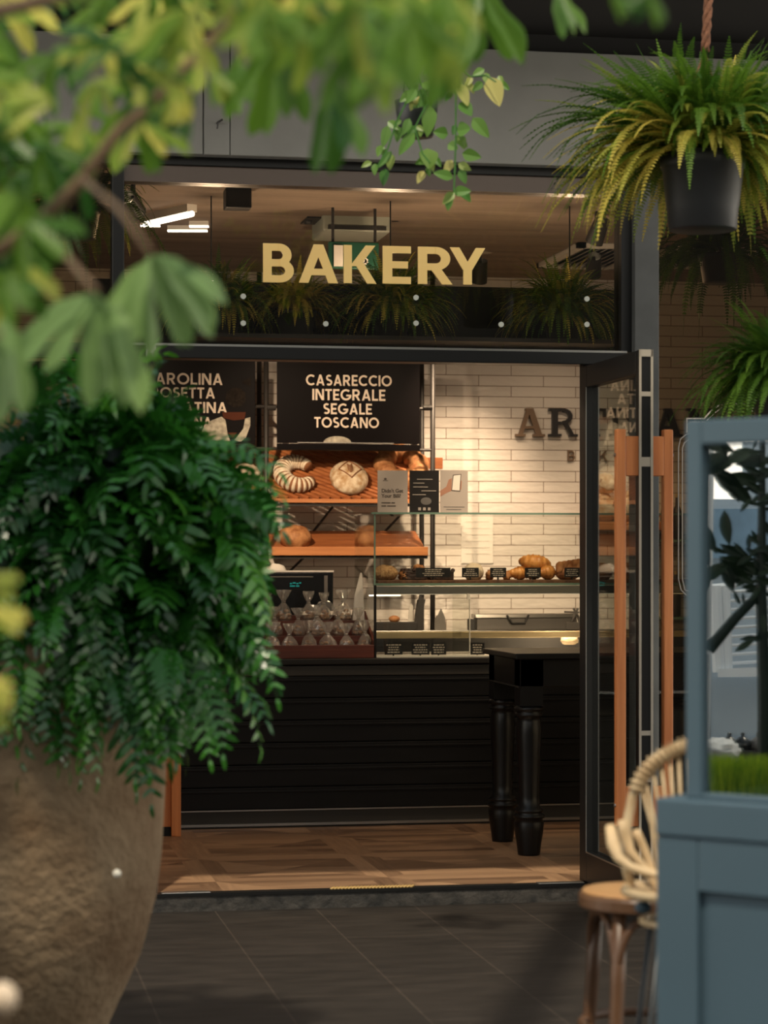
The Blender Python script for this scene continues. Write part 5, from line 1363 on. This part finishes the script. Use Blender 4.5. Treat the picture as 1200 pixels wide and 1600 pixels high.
# ================================================================ FOREGROUND TREE
random.seed(9)
tb = PD(-420, 1400, 3.6); tb.z = GZ
tree = thing('leafy_tree', 'blurred leafy tree in the foreground, its lobed leaves filling the top left', 'tree', tb)
q = MB()
trunk = [tb, tb + Vector((.02, .02, .9)), PD(-330, 500, 3.6), PD(-260, 120, 3.6), PD(-200, -300, 3.6), PD(-100, -900, 3.7)]
q.tube(trunk, [.06, .055, .05, .045, .04, .02], 12); q.build('trunk', 'bark', tree, smooth=True)
def branch(pts, r0, r1):
    q = MB(); n = len(pts); q.tube([PD(*p) for p in pts], [r0 + (r1 - r0) * i / (n - 1) for i in range(n)], 8); return q.build('branch', 'bark', tree, smooth=True)
branch([(-320, 560, 3.6), (-100, 460, 3.5), (60, 350, 3.45), (130, 280, 3.4), (185, 205, 3.4), (235, 165, 3.4), (300, 95, 3.4), (352, 40, 3.4), (385, -30, 3.4)], .013, .006)
branch([(-240, 60, 3.6), (-60, 30, 3.3), (160, -20, 3.1), (400, -40, 3.0), (620, -30, 2.9), (900, -60, 2.9)], .014, .005)
branch([(60, 350, 3.45), (120, 420, 3.2), (150, 455, 3.0)], .005, .004)
branch([(130, 280, 3.4), (190, 330, 3.1), (235, 395, 2.95)], .005, .003)
branch([(-300, 640, 3.6), (-150, 600, 3.1), (0, 520, 3.0)], .008, .004)
branch([(-380, 860, 3.6), (-200, 850, 3.2), (-16, 900, 3.0), (-20, 960, 3.0), (-30, 1100, 3.0)], .007, .003)
lv = MB()
def leafcluster(x, y, d, spread_from, spread_to, L, n, tone, wd=.42, var=.15, lob=1, tilt=.5, m_=None):
    """palmate leaf hanging from one joint; angles in degrees clockwise from straight down (screen sense), L in pixels"""
    b = PD(x, y, d); tgt = m_ or lv
    for k in range(n):
        a = radians(spread_from + (spread_to - spread_from) * (k / max(1, n - 1))) + random.uniform(-.12, .12)
        l = L * random.uniform(.75, 1.1) / F * d
        dv = AL * sin(a) - AZ * cos(a) + AD * random.uniform(-tilt, tilt)
        dv.normalize(); nn = (-AD + AZ * .6 + AL * random.uniform(-.5, .5)).normalized()
        blade(tgt, b, b + dv * l, l * wd, nn, min(1, max(0, random.gauss(tone, var))), bend=random.uniform(.05, .25), lobes=lob, seg=10, widest=.62)
bl = MB()
for args in ((235, 398, 3.8, -16, 70, 175, 6, .6), (150, 455, 3.7, -66, 30, 205, 6, .5), (12, 490, 3.6, -25, 12, 175, 3, .6), (180, 470, 3.7, 8, 24, 190, 2, .7), (238, 402, 3.9, -40, 20, 120, 3, .9), (245, 398, 3.7, 20, 62, 150, 3, .4)):
    leafcluster(*args, wd=.28, m_=bl)
bl.build('leaves', 'leaf_blue', tree)
big = ((748, -25, 5.0, -30, 40, 150, 7, .30), (690, 50, 4.2, -12, 12, 135, 3, .12), (868, -15, 5.0, 10, 55, 85, 5, .35), (370, 85, 4.6, -8, 12, 110, 3, .35), (440, 60, 4.2, -40, 20, 155, 5, .45), (525, 125, 4.0, -14, 16, 150, 4, .22), (590, 40, 3.0, -60, 30, 150, 6, .5), (480, 20, 3.4, -70, 40, 130, 6, .6), (640, 10, 2.8, -50, 50, 120, 6, .5), (400, 10, 3.8, -80, 60, 110, 6, .65), (560, 0, 2.8, -90, 90, 140, 7, .6), (700, -20, 3.0, -40, 40, 110, 5, .5), (560, 60, 3.0, -30, 40, 130, 5, .35), (1015, -15, 3.0, -60, 40, 60, 4, .2), (955, -10, 3.2, 20, 60, 60, 3, .3))
for args in big: leafcluster(*args, wd=.27)
for _ in range(58):
    x = random.uniform(-40, 330); y = random.uniform(-40, 340 - .6 * max(0, x)); d = random.uniform(3.2, 4.6); a0 = random.uniform(-130, 20)
    leafcluster(x, y, d, a0, a0 + random.uniform(60, 130), random.uniform(65, 120), random.randint(3, 6), random.gauss(.5, .34), wd=.29)
for _ in range(14):
    x = random.uniform(-40, 60); y = random.uniform(300, 480); d = random.uniform(3.2, 4.2); a0 = random.uniform(-90, 0)
    leafcluster(x, y, d, a0, a0 + 90, random.uniform(60, 100), 4, random.gauss(.35, .2), wd=.42)
for _ in range(22):
    x = random.uniform(330, 720); y = random.uniform(-60, 45); d = random.uniform(2.8, 3.8); a0 = random.uniform(-100, 20)
    leafcluster(x, y, d, a0, a0 + random.uniform(60, 120), random.uniform(70, 110), random.randint(3, 5), random.gauss(.5, .34), wd=.29)
for x, y in ((-15, 900), (-18, 950), (-22, 1060), (-30, 1100)): leafcluster(x, y, 3.0, 20, 80, 60, 3, .75)
# unseen crown leaves added above the picture to shade the urn below
for _ in range(150):
    p = Vector((random.uniform(-3.9, -1.3), random.uniform(-5.25, -3.9), random.uniform(3.65, 4.1)))
    for k in range(5):
        a = random.uniform(0, 6.28); dv = Vector((cos(a), sin(a), random.uniform(-.6, .1))).normalized(); l = random.uniform(.16, .26)
        blade(lv, p, p + dv * l, l * .5, (0, 0, 1), min(1, max(0, random.gauss(.4, .15))), seg=4)
lv.build('leaves', 'leaf_tree', tree)
# pale sprig of fern-like leaves hanging at the left
q = MB()
for (x0, y0), (x1, y1) in (((95, 330), (140, 405)), ((98, 340), (128, 440)), ((90, 345), (82, 408)), ((100, 335), (118, 380))):
    a = PD(x0, y0, 5.2); b = PD(x1, y1, 5.2); frond(q, a, b - a, (b - a).length, .5, .022, 16, .5, seg=8, curl=.1)
a = PD(95, 330, 5.2); q.tube([a, PD(60, 120, 5.0), PD(20, -200, 4.8)], .004, 5)
sp_ = q.build('hanging_sprig', 'leaf_blue'); tag(sp_, 'thin pale sprig with feathery tips hanging behind the tree leaves, left', 'plant')

# small pale knob low at the left edge, on a garden stake
c = PD(4, 1560, 3.2)
t = thing('garden_stake', 'blurred pale round knob at the bottom left corner', 'stake', Vector((c.x, c.y, GZ)))
q = MB(); q.blob(c, .021, .021, .023, 20, 14); q.build('knob', 'finial', t, smooth=True)
q = MB(); q.tube([(c.x, c.y, GZ), c], .006, 8); q.build('stick', 'bark', t)

# ================================================================ BENTWOOD STOOL
dS = 6.25; sc = PD(1003, 1392, dS); rS = 99 / F * dS
zseat = sc.z
t = thing('bentwood_stool', 'tall bentwood stool with a round tan seat by the doorstep', 'stool', Vector((sc.x, sc.y, GZ)))
q = MB(); q.lathe((sc.x, sc.y, zseat - .042), [(rS * .96, 0), (rS, .006), (rS, .032), (rS * .97, .04)], 40); q.build('seat_rim', 'bentwood', t, smooth=False)
q = MB(); q.lathe((sc.x, sc.y, zseat - .002), [(rS * .95, 0), (rS * .93, .006), (rS * .6, .004), (.02, .003)], 40); q.build('seat', 'seat_ply', t, smooth=True)
for k in range(4):
    a = radians(-122 + 90 * k) - YAW
    d = Vector((cos(a), sin(a), 0)); tp = Vector((sc.x, sc.y, zseat - .04)) + d * rS * .80; bt = Vector((sc.x, sc.y, GZ)) + d * rS * 1.08
    q = MB(); q.tube([tp, tp.lerp(bt, .3) - d * .004, tp.lerp(bt, .7), bt], [.019, .020, .018, .014], 12); q.build('leg', 'bentwood', t, smooth=True)
legp = []
for k in range(4):
    a = radians(-122 + 90 * k) - YAW; d = Vector((cos(a), sin(a), 0)); legp.append((Vector((sc.x, sc.y, zseat - .04)) + d * rS * .80, Vector((sc.x, sc.y, GZ)) + d * rS * 1.08))
for k in range(4):                                   # bent hoops under the seat from leg to leg
    (ta, ba), (tb_, bb) = legp[k], legp[(k + 1) % 4]; fr = .30
    pa, pb = ta.lerp(ba, fr), tb_.lerp(bb, fr); mid = (ta + tb_) / 2; out = (mid - Vector((sc.x, sc.y, mid.z))) * .12; hgt = ta.z - pa.z
    pts = []
    for i in range(15):
        u = i / 14; arch_ = sin(u * pi) ** .6; e = u + .10 * sin(2 * pi * u) * -1
        p = pa.lerp(pb, e) + out * arch_; p.z = pa.z + (hgt - .012) * arch_; pts.append(p)
    q = MB(); q.tube(pts, .0115, 8); q.build('brace', 'bentwood', t, smooth=True)
q = MB(); zz = zseat - .36; rr = rS * .80 + (rS * .28) * .36 / (zseat - GZ)
q.tube([(sc.x + rr * cos(a), sc.y + rr * sin(a), zz) for a in [2 * pi * i / 40 for i in range(40)]], .012, 8, closed=True); q.build('foot_ring', 'bentwood', t, smooth=True)

# ================================================================ RATTAN BAR CHAIR
dC = 5.75
def C3(x, y, dd=0.0): return PD(x, y, dC + dd)
t = thing('rattan_chair', 'rattan bar chair with wrapped arched back, half behind the blue kiosk', 'chair', Vector((C3(1080, 1400).x, C3(1080, 1400).y, GZ)))
left = [(1082, 1160), (1060, 1166), (1038, 1177), (1015, 1194), (998, 1218), (988, 1245)]
hoop = [C3(x, y, .10) for x, y in left] + [C3(982, 1275, .09), C3(977, 1310, .07), C3(976, 1345, .05), C3(985, 1385, .03)]
mir = lambda p: (p[0] * -1 + 2 * 1082, p[1])
right = [C3(*mir(p), .10) for p in left[1:]] + [C3(1182, 1275, .09), C3(1187, 1310, .07), C3(1188, 1345, .05), C3(1179, 1385, .03)]
arch = list(reversed(right)) + hoop
q = MB(); q.tube(arch, .0125, 10); q.build('back_hoop', 'rattan', t, smooth=True)
q = MB()
P = [C3(x, y, .10) for x, y in ([mir(p) for p in reversed(left)] + left[1:])]
sam = []
for i in range(len(P) - 1):
    for k in range(3): sam.append(P[i].lerp(P[i + 1], k / 3))
for i in range(0, len(sam) - 1):
    a, b = sam[i], sam[i + 1]; dv = (b - a); sd_ = dv.cross(AD).normalized() * .007
    q.tube([a - sd_ * .2 - dv * .05, a.lerp(b, .3) + sd_ * .1, a.lerp(b, .65) + sd_ * .1, b], [.012, .0225, .0225, .012], 10)
q.build('wrapping', 'rattan', t, smooth=True)
for i, (xt, yt, xb) in enumerate(((1000, 1222, 1034), (1006, 1210, 1040), (1019, 1195, 1046), (1032, 1184, 1052), (1046, 1176, 1058), (1060, 1170, 1064), (1074, 1166, 1072), (1090, 1165, 1088), (1104, 1168, 1098), (1118, 1174, 1106))):
    q = MB(); q.tube([C3(xt, yt, .10), C3(xt * .55 + xb * .45 + 3, 1290, .08), C3(xb, 1400, .0), C3(xb + 8, 1440, -.02)], .0048, 7); q.build('spindle', 'rattan', t, smooth=True)
q = MB(); q.tube([C3(953, 1290, -.02), C3(958, 1318, -.04), C3(966, 1340, -.06), C3(985, 1355, -.08), C3(1012, 1364, -.10), C3(1050, 1372, -.11), C3(1100, 1374, -.12)], [.012, .017, .013, .012, .011, .011, .011], 10)
q.build('armrest', 'rattan_light', t, smooth=True)
q = MB(); q.tube([C3(972, 1281, .02), C3(976, 1300, .02), C3(985, 1330, 0), C3(1010, 1360, -.02), C3(1040, 1375, -.04)], [.012, .016, .011, .010, .010], 10); q.build('armrest', 'rattan_light', t, smooth=True)
q = MB(); q.tube([C3(993, 1297, .05), C3(1000, 1312, .05), C3(1012, 1340, .05), C3(1022, 1372, .03), C3(1036, 1410, .0)], .011, 8); q.build('back_strut', 'rattan_light', t, smooth=True)
ring = []
cs = C3(1082, 1392, -.02); rC = 104 / F * dC
ring = [cs + AL * (rC * cos(a)) + AD * (rC * .9 * sin(a)) for a in [2 * pi * i / 40 for i in range(40)]]
q = MB(); q.tube(ring, .013, 9, closed=True); q.build('seat_ring', 'rattan', t, smooth=True)
q = MB(); q.lathe((cs.x, cs.y, cs.z - .012), [(rC * .93, 0), (rC * .93, .012), (rC * .4, .004)], 32); q.build('seat', 'rattan', t)
q = MB(); q.tube([p - Vector((0, 0, .075)) + (cs - p) * .25 for p in ring], .010, 8, closed=True); q.build('seat_ring', 'rattan', t, smooth=True)
for sx, sy in ((-1, -1), (-1, 1), (1, -1), (1, 1)):
    tp = cs + AL * (sx * rC * .55) + AD * (sy * rC * .5) - Vector((0, 0, .08)); bt = cs + AL * (sx * rC * 1.0) + AD * (sy * rC * .9); bt.z = GZ
    q = MB(); q.tube([tp, bt], .0075, 8); q.build('leg', 'leg_black', t, smooth=True)
q = MB(); zf_ = GZ + .28
q.tube([cs + AL * (rC * .86 * cos(a)) + AD * (rC * .78 * sin(a)) + Vector((0, 0, zf_ - cs.z)) for a in [2 * pi * i / 32 for i in range(32)]], .006, 7, closed=True); q.build('foot_ring', 'leg_black', t, smooth=True)
q = MB(); pc = C3(1005, 1418, -.06); q.blob(pc, .022, .018, .016, 14, 10, .1, 5); q.build('corner_joint', 'kiosk_blue', t, smooth=True)

# ================================================================ BLUE KIOSK
dK = 5.15; kz = lambda y, d=dK: CAM.z - (y - HY) / F * d
p_up = PD(1071, 950, dK); p_lo = PD(1040, 1300, dK - .02)
KA = radians(-36)                        # the front runs towards the camera on the right
tx = Vector((cos(KA) * AL.x + sin(KA) * AD.x, cos(KA) * AL.y + sin(KA) * AD.y, 0))
rz = math.atan2(tx.y, tx.x)
kio = thing('kiosk', 'blue-grey painted kiosk with a panelled base and a big glazed window', 'kiosk', Vector((p_up.x, p_up.y, GZ)), rotz=rz)
# local frame: x along the front, y to the back, z up from the pavement
zl = kz(1247) - GZ; ztp = kz(657) - GZ; KW = 1.25; KD = .62
fr = MB()
fr.box(0, .040, 0, .06, zl, ztp); fr.box(KW - .04, KW, 0, .06, zl, ztp); fr.box(.040, KW - .04, 0, .06, ztp - .055, ztp); fr.box(.04, KW - .04, 0, .05, zl, zl + .012)
fr.box(0, .04, KD - .05, KD, zl, ztp); fr.box(KW - .04, KW, KD - .05, KD, zl, ztp); fr.box(.04, KW - .04, KD - .05, KD, ztp - .055, ztp)
fr.box(0, .04, .06, KD - .05, ztp - .055, ztp); fr.box(KW - .04, KW, .06, KD - .05, ztp - .055, ztp)
fr.build('window_frame', 'kiosk_blue', kio, local=True, bevel=.004)
pz1 = kz(1388) - GZ; zr_ = zl - .085
bs = MB(); bs.box(-.055, KW + .05, -.018, KD + .03, 0, zr_); bs.box(-.055, .050, -.035, -.018, 0, zr_); bs.box(KW - .06, KW + .05, -.035, -.018, 0, zr_); bs.box(.05, KW - .06, -.035, -.018, pz1, zr_); bs.box(.05, KW - .06, -.035, -.018, 0, .16)
bs.build('base', 'kiosk_blue', kio, local=True, bevel=.004)
MB().box(-.055, KW + .055, -.040, KD + .035, zr_ + .002, zl).build('ledge', 'kiosk_blue', kio, local=True, bevel=.005)
MB().box(.062, KW - .072, -.022, -.018, .172, pz1 - .012).build('panel', 'kiosk_blue', kio, local=True, bevel=.002)
MB().box(.040, KW - .04, .02, .028, zl + .012, ztp - .055).build('pane', 'glass_kiosk', kio, local=True)
MB().box(.04, KW - .04, KD - .03, KD - .02, zl, ztp - .06).build('back_panel', 'screen_black', kio, local=True)
MB().box(.004, .012, .062, KD - .052, zl, ztp - .056).build('side_panel', 'screen_black', kio, local=True)
MB().box(.02, KW - .02, .06, KD - .05, ztp - .05, ztp - .04).build('roof_panel', 'screen_black', kio, local=True)

# ================================================================ ACROSS THE STREET ON THE LEFT: what the kiosk window mirrors
nk = Vector((-tx.y, tx.x, 0)); ok_ = Vector(kio.location) + nk * .022
def RP(x, y, d):          # the real place of a thing whose mirror image in the kiosk window lies at distance d
    p = PD(x, y, d); return p - nk * (2 * (p - ok_).dot(nk))
def face(pts, d, dd, m_, name, parent): # slab facing the kiosk
    q = MB(); q.add([RP(x, y, d) for x, y in pts] + [RP(x, y, d + dd) for x, y in pts], [tuple(range(len(pts))), tuple(reversed(range(len(pts), 2 * len(pts))))] + [(i, (i + 1) % len(pts), len(pts) + (i + 1) % len(pts), len(pts) + i) for i in range(len(pts))])
    return q.build(name, m_, parent)
struct(face([(500, 640), (1085, 640), (1085, 780), (1160, 780), (1160, 690), (1420, 690), (1420, 600), (2100, 600), (2100, 1290), (500, 1290)], 13.5, .2, 'kiosk_inside', 'wall_street', None))
struct(face([(1085, 795), (1420, 795), (1420, 872), (1085, 872)], 13.2, .1, 'street_blue', 'trim_16', None))
c = RP(1200, 1000, 12)
t = thing('stair_railing', 'white stair railing across the street, mirrored in the kiosk window', 'railing', Vector((c.x, c.y, GZ)))
q = MB()
q.tube([RP(1118, 915, 12), RP(1124, 1050, 12)], .035, 8); q.tube([RP(1134, 915, 12), RP(1138, 1050, 12)], .026, 8); q.tube([RP(1180, 935, 12), RP(1215, 1050, 12)], .02, 8)
for k in range(9): q.tube([RP(1134, 925 + k * 14, 12), RP(1260, 917 + k * 14, 12)], .010, 6)
q.tube([RP(1112, 918, 12), RP(1150, 914, 12)], .02, 6)
q.build('bars', 'rack_white', t)
face([(1122, 1045), (1300, 1038), (1300, 1056), (1122, 1058)], 11.95, .3, 'rack_white', 'landing', t)
face([(1085, 1060), (1420, 1060), (1420, 1148), (1085, 1148)], 12.4, .2, 'kiosk_inside', 'plinth', t)
c = RP(1107, 1000, 9)
t = thing('white_pole', 'slim white pole across the street, mirrored in the kiosk window', 'pole', Vector((c.x, c.y, GZ)))
q = MB(); q.tube([RP(1113, 660, 9), RP(1110, 900, 9), RP(1106, 1180, 9), Vector((c.x, c.y, GZ))], .010, 8); q.build('pole', 'rack_white', t)
q = MB(); q.tube([RP(1100, 640, 9.1), RP(1099, 1000, 9.1), RP(1100, 1300, 9.1)], .030, 10); q.build('dark_post', 'leaf_dark', t)
c = RP(1195, 1000, 8)
t = thing('street_plant', 'dark leafy plant across the street, mirrored in the kiosk window', 'plant', Vector((c.x, c.y, GZ)))
q = MB(); q.tube([Vector((c.x, c.y, GZ)), RP(1195, 1100, 8), RP(1190, 930, 8), RP(1192, 680, 8)], [.03, .025, .02, .01], 8); q.tube([RP(1190, 925, 8), RP(1150, 965, 8), RP(1108, 1015, 8)], [.015, .018, .022], 8); q.build('stem', 'leaf_dark', t)
random.seed(21); q = MB()
vx = RP(1200, 900, 8) - RP(1100, 900, 8); vx.normalize()
for k in range(105):
    y = random.choice((705, 740, 780, 860, 870, 900, 925, 1000)) + random.uniform(-14, 14); x = 1192 + random.gauss(0, 18) - (20 if y in (860, 870) else 0)
    b = RP(x, y, 8 + random.uniform(-.1, .1)); a = random.uniform(0, 6.28); l = random.uniform(.04, .085); dv = (vx * cos(a) + Vector((0, 0, sin(a) * .7)) + nk * random.uniform(-.3, .3)).normalized()
    blade(q, b, b + dv * l, l * .3, nk, random.random(), seg=5)
for k in range(26):
    b = RP(random.uniform(1108, 1150), random.choice((715, 735, 860, 880)) + random.uniform(-12, 12), 8); a = random.uniform(0, 6.28); dv = (vx * cos(a) + Vector((0, 0, sin(a) * .4))).normalized(); blade(q, b, b + dv * .13, .05, nk, random.random(), seg=5)
q.build('leaves', 'leaf_dark', t)
c = RP(1180, 1180, 9)
t = thing('cafe_table', 'dark table across the street, mirrored in the kiosk window', 'table', Vector((c.x, c.y, GZ)))
face([(1110, 1172), (1300, 1172), (1300, 1200), (1110, 1200)], 9, .5, 'rack_black', 'tabletop', t)
q = MB()
for x in (1120, 1260):
    p = RP(x, 1190, 9.2); q.tube([p, Vector((p.x, p.y, GZ))], .02, 8)
q.build('legs', 'rack_black', t)
for x, m_, lb in ((1140, 'teapot_black', 'dark teapot mirrored in the kiosk window, left one'), (1161, 'teapot_black', 'dark teapot mirrored in the kiosk window, right one'), (1185, 'grey_plastic', 'grey squat jar mirrored in the kiosk window')):
    p = RP(x, 1172, 9.05); t = thing('teapot' if x < 1180 else 'storage_jar', lb, 'teapot' if x < 1180 else 'jar', p)
    MB().lathe(p, [(.03, 0), (.035, .02), (.032, .035), (.015, .05), (.006, .056), (.009, .063), (.004, .07)], 16).build('body', m_, t, smooth=True)
    if x < 1180:
        MB().tube([p + vx * .025 + Vector((0, 0, .02)), p + vx * .05 + Vector((0, 0, .045))], [.008, .004], 8).build('spout', m_, t)
p = RP(1122, 1166, 8.6); t = thing('crumpled_cloth', 'crumpled pale cloth on the table mirrored in the kiosk window', 'cloth', p)
b = MB(); b.blob(p + Vector((0, 0, -.02)), .10, .08, .05, 26, 16, .3, 4, seed=8); b.build('cloth', 'cloth_white', t, smooth=True)
c = RP(1150, 1230, 7.6)
t = thing('grass_hedge', 'bright green grassy hedge across the street, mirrored in the kiosk window', 'hedge', Vector((c.x, c.y, GZ)))
q = MB(); random.seed(4)
for k in range(5000):
    a = RP(random.uniform(1070, 1330), 1262, 7.6 + random.uniform(-.12, .12)); h = .17 * random.uniform(.7, 1.1)
    q.ct = random.random(); q.add([a, a + vx * .008, a + vx * random.uniform(-.03, .03) + Vector((0, 0, h))], [(0, 1, 2)])
q.build('grass', 'grass_blade', t)['kind'] = 'stuff'
face([(1070, 1258), (1330, 1258), (1330, 1560), (1070, 1560)], 7.6, .25, 'rack_black', 'trough', t)
# unseen dark building added behind the viewpoint to darken the glass reflections
sbox('wall_far', 'plaster_dark', -12, 11, -16.6, -16.2, GZ, 6.2)

# unseen beam added overhead to throw the shadow band across the paving

hd = Vector((sdir.x, sdir.y, 0)).normalized(); zb_m = 4.35
A_ = PZ(800, 1605, GZ); B_ = PZ(905, 1425, GZ); sh = Vector((sdir.x, sdir.y, sdir.z)) * ((zb_m - GZ) / sdir.z)
dirb = (B_ - A_).normalized(); pA = A_ + sh - dirb * 3.0; pB = B_ + sh
struct(MB().bar(pA, pB, .19, .12).build('trim_15', 'leg_black'))
